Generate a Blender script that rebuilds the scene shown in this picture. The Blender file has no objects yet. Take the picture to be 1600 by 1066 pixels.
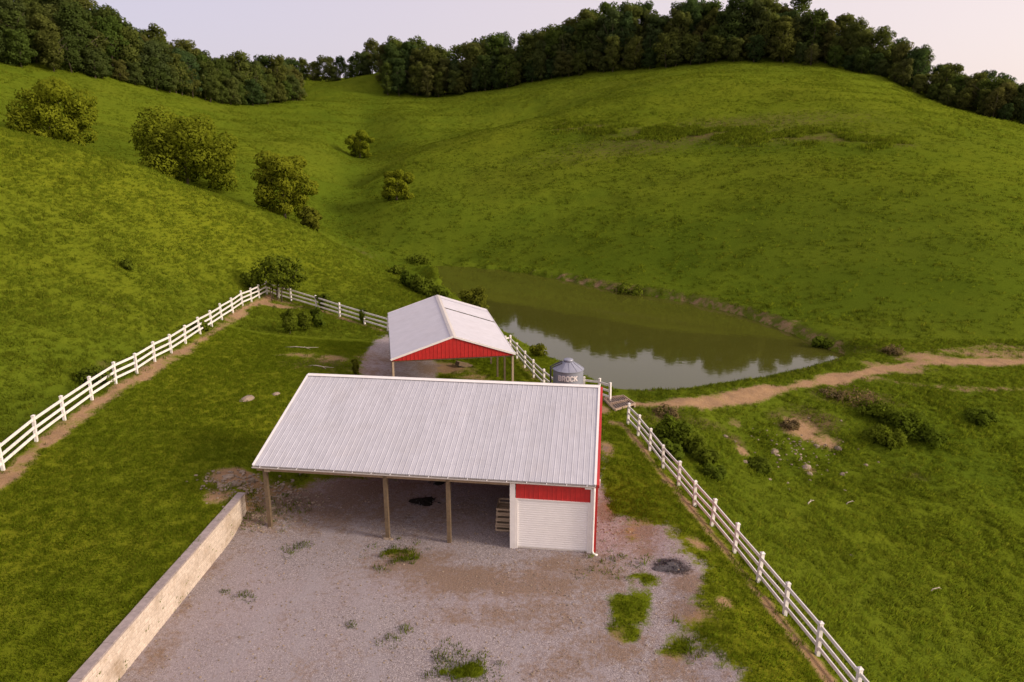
import bpy, math, random
import numpy as np
from mathutils import Vector, Matrix
random.seed(7); rng = np.random.default_rng(7)
S = bpy.context.scene
C = S.collection
R = math.radians

# ---------------------------------------------------------------- camera
CAM_H, PITCH, FPX = 16.05, 0.264, 1150.0
cd = bpy.data.cameras.new('camera'); cam = bpy.data.objects.new('camera', cd); C.objects.link(cam)
cam.location = (0, 0, CAM_H); cam.rotation_euler = (math.pi/2 - PITCH, 0, 0)
cd.sensor_width = 36.0; cd.lens = 36.0*FPX/1600.0; cd.clip_start = 0.1; cd.clip_end = 3000
S.camera = cam

# ---------------------------------------------------------------- sky, sun, exposure
SUN_EL, SUN_AZ = R(24), R(106)          # azimuth clockwise from +Y (view direction): hazy low sun from the right
w = bpy.data.worlds.new('World'); S.world = w; w.use_nodes = True
nt = w.node_tree; nt.nodes.clear()
sky = nt.nodes.new('ShaderNodeTexSky'); sky.sky_type = 'NISHITA'; sky.sun_disc = False
sky.sun_elevation = SUN_EL; sky.sun_rotation = SUN_AZ
sky.air_density = 1.0; sky.dust_density = 3.0; sky.ozone_density = 2.0
bg1 = nt.nodes.new('ShaderNodeBackground'); bg1.inputs['Strength'].default_value = 0.05
bg2 = nt.nodes.new('ShaderNodeBackground'); bg2.inputs['Strength'].default_value = 1.0
wtc = nt.nodes.new('ShaderNodeTexCoord'); wdot = nt.nodes.new('ShaderNodeVectorMath'); wdot.operation = 'DOT_PRODUCT'; wdot.inputs[1].default_value = (math.sin(SUN_AZ), math.cos(SUN_AZ), 0)
wmr = nt.nodes.new('ShaderNodeMapRange'); wmr.inputs['From Min'].default_value = -1; wmr.inputs['From Max'].default_value = 1
wmx = nt.nodes.new('ShaderNodeMix'); wmx.data_type = 'RGBA'; wmx.inputs['A'].default_value = (.47, .405, .53, 1); wmx.inputs['B'].default_value = (1.0, .80, .69, 1)   # pale evening haze: lavender, cream on the sun's side
nt.links.new(wtc.outputs['Generated'], wdot.inputs[0]); nt.links.new(wdot.outputs['Value'], wmr.inputs['Value']); nt.links.new(wmr.outputs[0], wmx.inputs['Factor']); nt.links.new(wmx.outputs['Result'], bg2.inputs['Color'])
ad = nt.nodes.new('ShaderNodeAddShader'); out = nt.nodes.new('ShaderNodeOutputWorld')
nt.links.new(sky.outputs[0], bg1.inputs['Color'])
nt.links.new(bg1.outputs[0], ad.inputs[0]); nt.links.new(bg2.outputs[0], ad.inputs[1]); nt.links.new(ad.outputs[0], out.inputs['Surface'])
sl = bpy.data.lights.new('sun', 'SUN'); sl.energy = 3.3; sl.angle = R(14); sl.color = (1.0, 0.86, 0.70)
so = bpy.data.objects.new('sun', sl); C.objects.link(so)
sd = Vector((math.sin(SUN_AZ)*math.cos(SUN_EL), math.cos(SUN_AZ)*math.cos(SUN_EL), math.sin(SUN_EL)))
so.rotation_euler = sd.to_track_quat('Z', 'Y').to_euler(); so.location = (60, 0, 60)
S.view_settings.view_transform = 'Standard'; S.view_settings.look = 'None'
S.view_settings.exposure = 0.0; S.view_settings.gamma = 1.0; S.view_settings.use_curve_mapping = False

# ---------------------------------------------------------------- small helpers
def link(o, parent=None):
    C.objects.link(o)
    if parent is not None: o.parent = parent
    return o
def tag(o, label=None, cat=None, group=None, kind=None):
    if label: o['label'] = label
    if cat: o['category'] = cat
    if group: o['group'] = group
    if kind: o['kind'] = kind
    return o
def empty(name, loc, rz=0.0):
    o = bpy.data.objects.new(name, None); link(o); o.location = loc; o.rotation_euler = (0, 0, rz); o.empty_display_size = 0.3
    return o
class MB:
    def __init__(s): s.v = []; s.f = []; s.m = []
    def add(s, vs, fs, mi=0):
        n = len(s.v); s.v += [tuple(p) for p in vs]; s.f += [tuple(i+n for i in f) for f in fs]; s.m += [mi]*len(fs); return s
    def box(s, x0, x1, y0, y1, z0, z1, mi=0):
        return s.add([(x0,y0,z0),(x1,y0,z0),(x1,y1,z0),(x0,y1,z0),(x0,y0,z1),(x1,y0,z1),(x1,y1,z1),(x0,y1,z1)],
                     [(0,3,2,1),(4,5,6,7),(0,1,5,4),(1,2,6,5),(2,3,7,6),(3,0,4,7)], mi)
    def bar(s, a, b, wd, ht, up=(0,0,1), mi=0):
        a = Vector(a); b = Vector(b); d = (b-a).normalized(); u = Vector(up); sx = d.cross(u)
        if sx.length < 1e-4: sx = d.cross(Vector((1,0,0)))
        sx.normalize(); u = sx.cross(d); sx = sx*wd/2; u = u*ht/2
        vs = [p+i*sx+j*u for p in (a,b) for i,j in ((-1,-1),(1,-1),(1,1),(-1,1))]
        return s.add(vs, [(0,1,2,3),(7,6,5,4),(0,4,5,1),(1,5,6,2),(2,6,7,3),(3,7,4,0)], mi)
    def tube(s, pts, rad, n=8, mi=0, cap=True):
        pts = [Vector(p) for p in pts]
        rads = rad if isinstance(rad, (list, tuple)) else [rad]*len(pts)
        rings = []; prev = None
        for i, p in enumerate(pts):
            d = (pts[min(i+1,len(pts)-1)]-pts[max(i-1,0)]).normalized()
            if prev is None: prev = d.cross(Vector((0.31,0.17,0.93))); prev = prev if prev.length > 1e-3 else d.cross(Vector((1,0,0)))
            x = prev - d*prev.dot(d); x.normalize(); prev = x; y = d.cross(x)
            rings.append([p+(x*math.cos(t*2*math.pi/n)+y*math.sin(t*2*math.pi/n))*rads[i] for t in range(n)])
        vs = [q for r in rings for q in r]; fs = []
        for i in range(len(rings)-1):
            for t in range(n):
                fs.append((i*n+t, i*n+(t+1)%n, (i+1)*n+(t+1)%n, (i+1)*n+t))
        if cap: fs.append(tuple(range(n))[::-1]); fs.append(tuple((len(rings)-1)*n+t for t in range(n)))
        return s.add(vs, fs, mi)
    def lathe(s, prof, n=32, mi=0):
        vs = [(r*math.cos(t*2*math.pi/n), r*math.sin(t*2*math.pi/n), z) for r, z in prof for t in range(n)]; fs = []
        for i in range(len(prof)-1):
            for t in range(n): fs.append((i*n+t, i*n+(t+1)%n, (i+1)*n+(t+1)%n, (i+1)*n+t))
        return s.add(vs, fs, mi)
    def mesh(s, name, mats, smooth=False):
        me = bpy.data.meshes.new(name); me.from_pydata(s.v, [], s.f)
        for m in (mats if isinstance(mats, (list, tuple)) else [mats]): me.materials.append(m)
        if max(s.m, default=0) > 0: me.polygons.foreach_set('material_index', s.m)
        if smooth: me.polygons.foreach_set('use_smooth', [True]*len(me.polygons))
        me.update(); return me
    def build(s, name, mats, parent=None, smooth=False):
        return link(bpy.data.objects.new(name, s.mesh(name, mats, smooth)), parent)
def inst(name, me, parent=None, loc=(0,0,0), rot=(0,0,0), sc=(1,1,1)):
    o = bpy.data.objects.new(name, me); link(o, parent); o.location = loc; o.rotation_euler = rot; o.scale = sc; return o

# ---------------------------------------------------------------- noise and terrain
def hsh(ix, iy, s):
    n = (ix.astype(np.int64)*374761393 + iy.astype(np.int64)*668265263 + s*1442695041) & 0xffffffff
    n = ((n ^ (n >> 13))*1274126177) & 0xffffffff
    return ((n ^ (n >> 16)) & 0xffff)/65535.0
def vnoise(x, y, s=0):
    ix = np.floor(x); iy = np.floor(y); fx = x-ix; fy = y-iy
    fx = fx*fx*(3-2*fx); fy = fy*fy*(3-2*fy)
    a = hsh(ix, iy, s); b = hsh(ix+1, iy, s); c = hsh(ix, iy+1, s); d = hsh(ix+1, iy+1, s)
    return (a*(1-fx)+b*fx)*(1-fy)+(c*(1-fx)+d*fx)*fy
def fbm(x, y, s=0, o=3):
    t = 0; a = 0.5; n = 0
    for i in range(o):
        t = t+a*vnoise(x*2**i+17.3*i, y*2**i-9.1*i, s+i); n += a; a *= .5
    return t/n
def sstep(a, b, x):
    t = np.clip((x-a)/(b-a), 0, 1); return t*t*(3-2*t)
CT, ST = math.cos(PITCH), math.sin(PITCH)
def P(u, Y, z):                      # a ground point from bearing (u), distance Y and height z
    zc = Y*CT-(z-CAM_H)*ST
    return ((u-800)/FPX*zc, Y, z)
def Q(u, v, Y):                      # the point at distance Y on a line of sight
    up = (533-v)/FPX; r = (u-800)/FPX
    t = Y/(CT+up*ST); return (r*t, Y, CAM_H+t*(-ST+up*CT))
def Z0(u, v, z):
    up = (533-v)/FPX; r = (u-800)/FPX
    t = (z-CAM_H)/(-ST+up*CT); return (r*t, t*(CT+up*ST), z)
WATER = -1.5
POND = [Z0(*p, WATER)[:2] for p in [(684,420),(720,418),(760,421),(810,427),(860,435),(910,445),(960,456),(1030,466),(1100,480),(1150,493),(1200,509),(1250,530),(1290,547),(1318,558),(1300,566),(1260,578),(1200,594),(1130,607),(1060,615),(1000,619),(960,613),(930,596),(900,575),(872,568),(862,556),(840,548),(815,535),(790,518),(770,500),(735,476),(700,450)]]
TL_R = [(608,149,300),(650,152,298),(700,152,295),(800,136,288),(900,119,275),(1000,107,262),(1100,100,252),(1200,97,245),(1300,104,232),(1380,121,220),(1440,148,207),(1500,172,196),(1560,188,186),(1640,205,176)]
TL_L = [(-60,96,162),(0,102,170),(60,111,176),(120,120,183),(200,137,196),(300,156,215),(380,164,235),(430,162,250),(456,155,262)]
TL_S = [(430,131,335),(480,128,338),(530,126,338),(580,121,335),(625,118,330)]
pts = []
pts += [Q(*p) for p in TL_R+TL_L+TL_S]
for u, v, Y in TL_R[1:]:
    x, y, z = Q(u, v, Y); k = (.34 if u < 1350 else .12)*min(1, max(.02, (u-640)/320))
    pts.append((x*1.12, y*1.12, z+k*.12*Y)); pts.append((x*1.35, y*1.35, z+k*.2*Y))
for u, v, Y in TL_L:
    x, y, z = Q(u, v, Y); k = .34*min(1, max(.0, (390-u)/260))
    pts.append((x*1.12, y*1.12, z+k*.14*Y)); pts.append((x*1.4, y*1.3, z+k*.28*Y))
for u, v, Y in TL_S: x, y, z = Q(u, v, Y); pts.append((x*1.06, y*1.06, z+2.2)); pts.append((x*1.3, y*1.3, z+3))
# round hill beyond the pond: bearing, distance, height
for u in (700, 800, 900, 1000, 1100, 1200, 1300, 1400, 1500, 1600): pass
pts += [P(1000,104,3.6),P(1000,135,12.2),P(1000,170,22),P(1000,210,31.5),P(1200,92,3.6),P(1200,120,11.5),P(1200,160,22.5),P(1200,200,32),
        P(1400,78,2.2),P(1400,105,10.2),P(1400,145,20),P(1400,185,27.5),P(1600,66,.4),P(1600,90,6.5),P(1600,125,13.5),P(1600,155,17.8),
        P(1900,70,-1),P(1900,110,6),P(1900,160,10),P(850,118,4.5),P(850,150,13),P(850,250,31),P(740,118,3.4),P(720,150,10.5)]
pts += [P(690,110,-.6),P(790,109,-.2),P(900,99,-.2),P(1050,89,0),P(1180,78,-.2),P(1290,67,-.6)]
# gully and the back-left hillside
pts += [Q(600,335,122),Q(650,402,108),Q(520,205,215),Q(540,160,275),Q(480,185,240),Q(100,180,150),Q(0,150,146),Q(220,180,168),Q(350,205,182),Q(450,245,168),
        Q(85,226,125),Q(300,293,118),Q(448,338,110),Q(510,330,125),P(300,97,6.0),P(450,99,2.6),P(150,96,9.2),P(40,95,11.8),P(380,97,4.3),P(560,103,.3)]
for u, v, Y in [(560,276,150),(620,251,163),(700,223,180),(780,201,197),(850,186,212)]:
    x, y, z = Q(u, v, Y); pts += [(x, y, z), (x*1.10-3, y*1.10, z-.6), (x*1.05-1.5, y*1.05, z-.2)]
pts += [Q(560,215,215),Q(640,190,235),Q(720,176,250),Q(520,262,152),Q(500,300,136),Q(540,236,178)]
# near hill on the left
pts += [Q(-80,180,70),Q(0,201,74),Q(100,226,77),Q(200,255,80),Q(330,302,84),Q(420,332,87),Q(480,356,90),Q(580,401,93),Q(640,430,95),
        Q(-100,350,54),Q(0,350,58),Q(0,550,41),Q(-60,620,36),Q(200,400,62),Q(150,520,47),Q(350,380,75),Q(300,450,62.5),Q(520,405,84),Q(600,442,82),Q(560,460,76),Q(450,400,79)]
# lawn, back yard, shed ground, pond side
pts += [(-12.3,16,1.2),(-12,22,1.25),(-11.8,27,1.28),(-17,18,1.5),(-17,26,1.55),(-16,33,1.4),(-22.8,30,2),(-23,40,2),(-23.2,50,1.9),(-23.4,60,1.7),(-24,70,1.4),(-24,18,2.1),(-12,34,.95),(-15,42,1.2),(-14,52,.95),(-10,42,.5),(-10,55,.35),
        (-18,66,.8),(-10.6,61.5,.1),(-4,44,.1),(-2,57,-.1),(1,52,-.3),(.5,57,-.6),(4,47,-.5),(6.2,44,-.45),(4,37,-.15),(0,36,.05),(-6,38,.25),(-16,4,1.2),(-30,4,2.6)]
# right of the fence: dam crest under the track, falling pasture below it
pts += [(7.2,40.6,-.35),(8.3,33,-.4),(9,28,-.45),(9.8,22,-.5),(10.3,18,-.6),(11,12,-.7),(8.7,47.5,-.55),Z0(1080,629,-.7),Z0(1180,612,-.8),Z0(1280,595,-.9),Z0(1380,578,-.9),Z0(1450,560,-.7),Z0(1600,566,-1.4),
        P(1060,41,-1.4),P(1120,34,-1.5),P(1200,29,-1.6),P(1300,24,-1.6),P(1150,44,-2.2),P(1300,44,-3.0),P(1300,34,-3.0),P(1450,36,-4.0),P(1500,28,-4.2),P(1550,44,-3.6),P(1700,40,-5),P(1700,26,-5.5),(22,12,-5),(45,20,-8),(60,45,-6)]
# far margins
pts += [(0,-30,0),(-60,-20,8),(60,-20,-9),(-200,60,30),(-130,90,26),(-100,30,16),(120,60,-2),(200,100,6),(280,200,10),(-280,200,50),(-260,420,60),(0,480,40),(120,420,58),(280,420,30),(-60,40,14)]
PT = np.array(pts, float)
def tps_fit(PT, lam=0.02, sc=100.0):
    n = len(PT); X = PT[:, :2]/sc
    r2 = ((X[:, None]-X[None])**2).sum(-1); K = np.where(r2 > 0, .5*r2*np.log(r2+1e-12), 0)
    A = np.zeros((n+3, n+3)); A[:n, :n] = K+np.eye(n)*lam*.01; A[:n, n] = 1; A[:n, n+1:] = X; A[n, :n] = 1; A[n+1:, :n] = X.T
    return X, np.linalg.solve(A, np.r_[PT[:, 2], 0, 0, 0])
TX, TW = tps_fit(PT)
def tps(x, y):
    x = np.asarray(x, float); y = np.asarray(y, float); sh = x.shape; x = x.ravel()/100; y = y.ravel()/100; o = np.empty_like(x)
    for i in range(0, len(x), 20000):
        r2 = (x[i:i+20000, None]-TX[None, :, 0])**2+(y[i:i+20000, None]-TX[None, :, 1])**2
        o[i:i+20000] = (.5*r2*np.log(r2+1e-12))@TW[:-3]
    return (o+TW[-3]+TW[-2]*x+TW[-1]*y).reshape(sh)
def poly_sd(x, y, poly):             # signed distance, negative inside
    x = np.asarray(x, float); y = np.asarray(y, float); d = np.full(x.shape, 1e9); ins = np.zeros(x.shape, bool); n = len(poly)
    for i in range(n):
        ax, ay = poly[i][:2]; bx, by = poly[(i+1) % n][:2]; ex, ey = bx-ax, by-ay
        t = np.clip(((x-ax)*ex+(y-ay)*ey)/(ex*ex+ey*ey+1e-9), 0, 1)
        d = np.minimum(d, np.hypot(x-ax-t*ex, y-ay-t*ey))
        c = ((ay > y) != (by > y)) & (x < ex*(y-ay)/(ey if abs(ey) > 1e-9 else 1e-9)+ax); ins ^= c
    return np.where(ins, -d, d)
def line_d(x, y, pl):
    d = np.full(np.shape(x), 1e9)
    for (ax, ay), (bx, by) in zip([p[:2] for p in pl[:-1]], [p[:2] for p in pl[1:]]):
        ex, ey = bx-ax, by-ay; t = np.clip(((x-ax)*ex+(y-ay)*ey)/(ex*ex+ey*ey+1e-9), 0, 1)
        d = np.minimum(d, np.hypot(x-ax-t*ex, y-ay-t*ey))
    return d
GULLY = [Q(*p)[:2] for p in [(590,140,300),(570,180,240),(560,212,205),(548,243,174),(525,280,148),(515,322,128),(555,366,115),(615,402,107),(668,418,104)]]
WALL_END = 29.15
def wall_x(y): return -11.6-.0535*(WALL_END-y)      # visible face of the block wall
def yard_w(x, y):
    s = (wall_x(y)-.16)-x                              # >0 on the lawn side
    ww = .07+np.clip((y-WALL_END+.1)*.55, 0, 3.2)
    a = 1-sstep(-ww, ww, s+np.clip((y-WALL_END)*.25, 0, 1.2)*0)
    return a*(1-sstep(5.4, 8.6, x))*(1-sstep(33.5, 42, y))
def terr(x, y):
    x = np.asarray(x, float); y = np.asarray(y, float)
    z = tps(x, y)
    yw = yard_w(x, y)
    yard = .62*np.exp(-(((x+11.2)/1.5)**2+((y-29.9)/1.5)**2))+.06*(fbm(x*.35, y*.35, 3)-.5)
    nb = 1-sstep(-13.5, -9, -np.abs(x+6.5))*0
    far = sstep(30, 90, np.hypot(x, y-30))
    onhill = np.clip(sstep(-24, -27, x)+sstep(9.5, 12, x)+sstep(64, 74, y), 0, 1)
    z = z+onhill*((fbm(x/7, y/7, 11, 3)-.5)*.55+(fbm(x/2.2, y/2.2, 12, 2)-.5)*.16+far*(fbm(x/24, y/24, 13, 2)-.5)*1.6)
    gd = line_d(x, y, GULLY); z = z-3.2*np.exp(-(gd/8)**2)*(1-.8*sstep(118, 104, y))*(1-.8*sstep(215, 280, y))   # water-cut gully
    # cattle terraces on the steep hillsides
    z = z+onhill*far*.26*np.sin(z*2.4+3*fbm(x/14, y/14, 14, 2))*fbm(x/20, y/20, 15, 2)
    z = z+(1-onhill)*(fbm(x/3, y/3, 16, 2)-.5)*.07
    rgt = sstep(10.5, 14, x)*(1-sstep(44, 50, y)); z = z+rgt*(.34*(np.abs(fbm((x*.9+y*.44)/2.6, (y*.9-x*.44)/9, 18, 2)-.5)*2)-.10)   # ruts and old furrows on the slope
    z = z*(1-yw)+yard*yw
    # pond basin
    sdp = poly_sd(x, y, POND)+(fbm(x/2.5, y/2.5, 21, 3)-.5)*1.0-.45
    shore = WATER+np.where(sdp > 0, .24*sdp+.5*sstep(0, .6, sdp), .5*np.maximum(sdp, -4))
    k = np.where(sdp > 0, np.exp(-(sdp/1.6)**2), 1)
    return np.where(sdp > 6, z, z*(1-k)+shore*k)
def ground(x, y): return float(terr(np.array([x]), np.array([y]))[0])
def hit(u, v):
    up = (533-v)/FPX; r = (u-800)/FPX; Ys = np.concatenate([np.arange(8, 80, .25), np.arange(80, 420, 1.0)])
    def at(Y): t = Y/(CT+up*ST); return r*t, CAM_H+t*(-ST+up*CT)
    X, Zr = at(Ys); g = terr(X, Ys)
    k = np.argmax(Zr <= g)
    if k == 0: k = len(Ys)-1
    a, b = Ys[k-1], Ys[k]
    for _ in range(8):
        m = (a+b)/2; X1, Z1 = at(m)
        if Z1 <= ground(X1, m): b = m
        else: a = m
    X1, Z1 = at(b); return Vector((X1, b, ground(X1, b)))

# ---------------------------------------------------------------- materials
def mat(name, col, rough=.6, metal=0.0, var=.12, vscale=8.0, bump=0.0, bscale=40.0, stain=None, sscale=1.5, samt=.5, obj_rand=0.0, spec=.5, world=False):
    m = bpy.data.materials.new(name); m.use_nodes = True; n = m.node_tree.nodes; l = m.node_tree.links
    b = n['Principled BSDF']; b.inputs['Roughness'].default_value = rough; b.inputs['Metallic'].default_value = metal; b.inputs['Specular IOR Level'].default_value = spec
    tc = n.new('ShaderNodeTexCoord'); src = n.new('ShaderNodeNewGeometry').outputs['Position'] if world else tc.outputs['Object']
    no = n.new('ShaderNodeTexNoise'); no.inputs['Scale'].default_value = vscale; no.inputs['Detail'].default_value = 5; l.new(src, no.inputs['Vector'])
    mp = n.new('ShaderNodeMapRange'); mp.inputs['From Min'].default_value = .3; mp.inputs['From Max'].default_value = .7; mp.inputs['To Min'].default_value = 1-var; mp.inputs['To Max'].default_value = 1+var
    l.new(no.outputs['Fac'], mp.inputs['Value'])
    base = n.new('ShaderNodeRGB'); base.outputs[0].default_value = (*col, 1); c = base.outputs[0]
    if stain:
        n2 = n.new('ShaderNodeTexNoise'); n2.inputs['Scale'].default_value = sscale; n2.inputs['Detail'].default_value = 6; n2.inputs['Roughness'].default_value = .65; l.new(src, n2.inputs['Vector'])
        m2 = n.new('ShaderNodeMapRange'); m2.inputs['From Min'].default_value = .5; m2.inputs['From Max'].default_value = .72; m2.inputs['To Max'].default_value = samt; l.new(n2.outputs['Fac'], m2.inputs['Value'])
        mx = n.new('ShaderNodeMix'); mx.data_type = 'RGBA'; l.new(m2.outputs[0], mx.inputs['Factor']); l.new(c, mx.inputs['A']); mx.inputs['B'].default_value = (*stain, 1); c = mx.outputs['Result']
    vm = n.new('ShaderNodeVectorMath'); vm.operation = 'SCALE'; l.new(c, vm.inputs[0]); l.new(mp.outputs[0], vm.inputs['Scale']); c = vm.outputs[0]
    if obj_rand:
        oi = n.new('ShaderNodeObjectInfo'); m3 = n.new('ShaderNodeMapRange'); m3.inputs['To Min'].default_value = 1-obj_rand; m3.inputs['To Max'].default_value = 1+obj_rand; l.new(oi.outputs['Random'], m3.inputs['Value'])
        v3 = n.new('ShaderNodeVectorMath'); v3.operation = 'SCALE'; l.new(c, v3.inputs[0]); l.new(m3.outputs[0], v3.inputs['Scale']); c = v3.outputs[0]
    l.new(c, b.inputs['Base Color'])
    if bump:
        n4 = n.new('ShaderNodeTexNoise'); n4.inputs['Scale'].default_value = bscale; n4.inputs['Detail'].default_value = 4; l.new(src, n4.inputs['Vector'])
        bp = n.new('ShaderNodeBump'); bp.inputs['Strength'].default_value = bump; bp.inputs['Distance'].default_value = .02; l.new(n4.outputs['Fac'], bp.inputs['Height']); l.new(bp.outputs[0], b.inputs['Normal'])
    return m
M = {}
M['roof'] = mat('galvanised_roof_sheet', (.475,.465,.505), .45, .0, .05, 3, world=True, stain=(.44,.40,.39), sscale=.5, samt=.3, obj_rand=.045)
def streak(m):
    n = m.node_tree.nodes; l = m.node_tree.links; g = n.new('ShaderNodeNewGeometry'); mp = n.new('ShaderNodeMapping'); mp.inputs['Scale'].default_value = (3.5, .35, .35); mp.inputs['Rotation'].default_value = (0, 0, .13); l.new(g.outputs['Position'], mp.inputs['Vector'])
    t = n.new('ShaderNodeTexNoise'); t.inputs['Scale'].default_value = 1.6; t.inputs['Detail'].default_value = 5; l.new(mp.outputs[0], t.inputs['Vector']); r = n.new('ShaderNodeMapRange'); r.inputs['From Min'].default_value = .35; r.inputs['From Max'].default_value = .7; r.inputs['To Min'].default_value = 1.05; r.inputs['To Max'].default_value = .93; l.new(t.outputs['Fac'], r.inputs['Value'])
    b = n['Principled BSDF']; src = b.inputs['Base Color'].links[0].from_socket; v = n.new('ShaderNodeVectorMath'); v.operation = 'SCALE'; l.new(src, v.inputs[0]); l.new(r.outputs[0], v.inputs['Scale']); l.new(v.outputs[0], b.inputs['Base Color']); return m
streak(M['roof'])
M['roof2'] = mat('shed_roof_sheet', (.53,.515,.565), .45, .0, .05, 2, world=True, stain=(.50,.47,.50), sscale=.7, samt=.5, obj_rand=.02)
M['trim'] = mat('white_trim', (.82,.78,.76), .4, 0, .05, 6, stain=(.5,.45,.4), sscale=3, samt=.3)
M['door'] = mat('roller_door_white', (.86,.83,.82), .4, 0, .03, 3)
M['red'] = mat('red_metal_siding', (.49,.024,.022), .45, 0, .10, 5, stain=(.30,.03,.025), sscale=2, samt=.4, obj_rand=.06)
M['wood'] = mat('weathered_post_wood', (.145,.10,.058), .85, 0, .25, 9, .3, 30, obj_rand=.12)
M['wood2'] = mat('framing_timber', (.30,.21,.13), .8, 0, .2, 7, obj_rand=.1)
M['crate'] = mat('crate_wood', (.42,.32,.22), .85, 0, .2, 10, obj_rand=.1)
M['vinyl'] = mat('white_fence_board', (.82,.77,.74), .5, 0, .06, 4, stain=(.42,.36,.28), sscale=2.2, samt=.35, obj_rand=.04)
M['vinylpost'] = mat('white_fence_post', (.80,.75,.72), .55, 0, .08, 5, stain=(.40,.32,.24), sscale=3.0, samt=.5, obj_rand=.05, world=True)
M['bin'] = mat('galvanised_bin', (.30,.31,.38), .42, .25, .12, 4, stain=(.2,.2,.24), sscale=2, samt=.5)
M['binletter'] = mat('bin_lettering', (.80,.72,.72), .5, 0, .05)
M['darkmetal'] = mat('dark_metal', (.06,.06,.065), .5, .3, .2)
M['gutter'] = mat('gutter_metal', (.62,.57,.53), .45, 0, .1, 5, stain=(.25,.2,.16), sscale=5, samt=.6)
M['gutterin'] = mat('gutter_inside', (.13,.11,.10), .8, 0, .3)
M['rust'] = mat('rusty_pipe', (.42,.30,.22), .75, .2, .3, 8, obj_rand=.1)
M['rock'] = mat('limestone_rock', (.27,.205,.145), .9, 0, .3, 3, .6, 9, stain=(.22,.17,.14), sscale=2, samt=.6, obj_rand=.25)
M['black'] = mat('black_dung', (.018,.015,.013), 1, 0, .4, 20, .5, 20, spec=.05)
M['ash'] = mat('charcoal', (.05,.045,.048), .9, 0, .5, 15, .5, 20, obj_rand=.5)
M['bark'] = mat('bark', (.11,.082,.058), .95, 0, .3, 4, .5, 8)
M['deadwood'] = mat('bleached_wood', (.45,.38,.30), .9, 0, .2, 9)
def block_mat():
    m = mat('concrete_block', (.55,.46,.385), .95, 0, .14, 9, .5, 40, stain=(.30,.22,.15), sscale=.75, samt=.9, obj_rand=.06, spec=.1, world=True)
    return m
M['block'] = block_mat()
M['cap'] = mat('wall_cap_concrete', (.30,.245,.235), .92, 0, .2, 6, .4, 30, obj_rand=.06)
M['mortar'] = mat('mortar', (.42,.34,.28), .95, 0, .2)

def leaf_mat(name, cols, trans=.35, tint=.35):
    m = bpy.data.materials.new(name); m.use_nodes = True; n = m.node_tree.nodes; l = m.node_tree.links; n.clear()
    o = n.new('ShaderNodeOutputMaterial'); mixs = n.new('ShaderNodeMixShader'); d = n.new('ShaderNodeBsdfDiffuse'); t = n.new('ShaderNodeBsdfTranslucent')
    oi = n.new('ShaderNodeObjectInfo'); rp = n.new('ShaderNodeValToRGB'); e = rp.color_ramp.elements
    while len(e) < len(cols): e.new(.5)
    for i, c in enumerate(cols): e[i].position = i/(len(cols)-1); e[i].color = (*c, 1)
    l.new(oi.outputs['Random'], rp.inputs['Fac'])
    at = n.new('ShaderNodeAttribute'); at.attribute_name = 'tone'
    ge = n.new('ShaderNodeNewGeometry'); sg = n.new('ShaderNodeMapRange'); sg.inputs['To Min'].default_value = 1; sg.inputs['To Max'].default_value = -1; l.new(ge.outputs['Backfacing'], sg.inputs['Value'])
    nv = n.new('ShaderNodeVectorMath'); nv.operation = 'SCALE'; l.new(ge.outputs['Normal'], nv.inputs[0]); l.new(sg.outputs[0], nv.inputs['Scale']); l.new(nv.outputs[0], d.inputs['Normal'])   # a leaf face keeps its outward normal on both sides
    vm = n.new('ShaderNodeVectorMath'); vm.operation = 'SCALE'; l.new(rp.outputs['Color'], vm.inputs[0]); l.new(at.outputs['Fac'], vm.inputs['Scale'])
    l.new(vm.outputs[0], d.inputs['Color'])
    v2 = n.new('ShaderNodeVectorMath'); v2.operation = 'MULTIPLY'; l.new(vm.outputs[0], v2.inputs[0]); v2.inputs[1].default_value = (1.1, 1.15, .6); l.new(v2.outputs[0], t.inputs['Color'])
    mixs.inputs['Fac'].default_value = trans; l.new(d.outputs[0], mixs.inputs[1]); l.new(t.outputs[0], mixs.inputs[2]); l.new(mixs.outputs[0], o.inputs['Surface'])
    return m
M['leaf_wood'] = leaf_mat('wood_foliage', [(.046,.074,.022),(.074,.100,.022),(.112,.118,.026),(.054,.088,.030),(.108,.104,.028),(.070,.108,.020),(.120,.130,.030),(.050,.080,.024)])
M['leaf_valley'] = leaf_mat('valley_tree_foliage', [(.155,.182,.012),(.175,.190,.014),(.145,.174,.013)])
M['leaf_bush'] = leaf_mat('bush_foliage', [(.078,.112,.011),(.108,.136,.013),(.088,.122,.012)])
M['leaf_yellow'] = leaf_mat('yellow_green_foliage', [(.13,.14,.012),(.12,.13,.015)])
M['leaf_dry'] = leaf_mat('dry_brush', [(.19,.135,.065),(.16,.12,.06)])
M['grass_tuft'] = leaf_mat('pasture_grass_blades', [(.112,.154,.010),(.142,.174,.011),(.096,.138,.009),(.160,.174,.014)], .3)
M['lawn_tuft'] = leaf_mat('lawn_grass_blades', [(.135,.178,.009),(.120,.166,.008),(.155,.188,.010)], .3)

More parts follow.
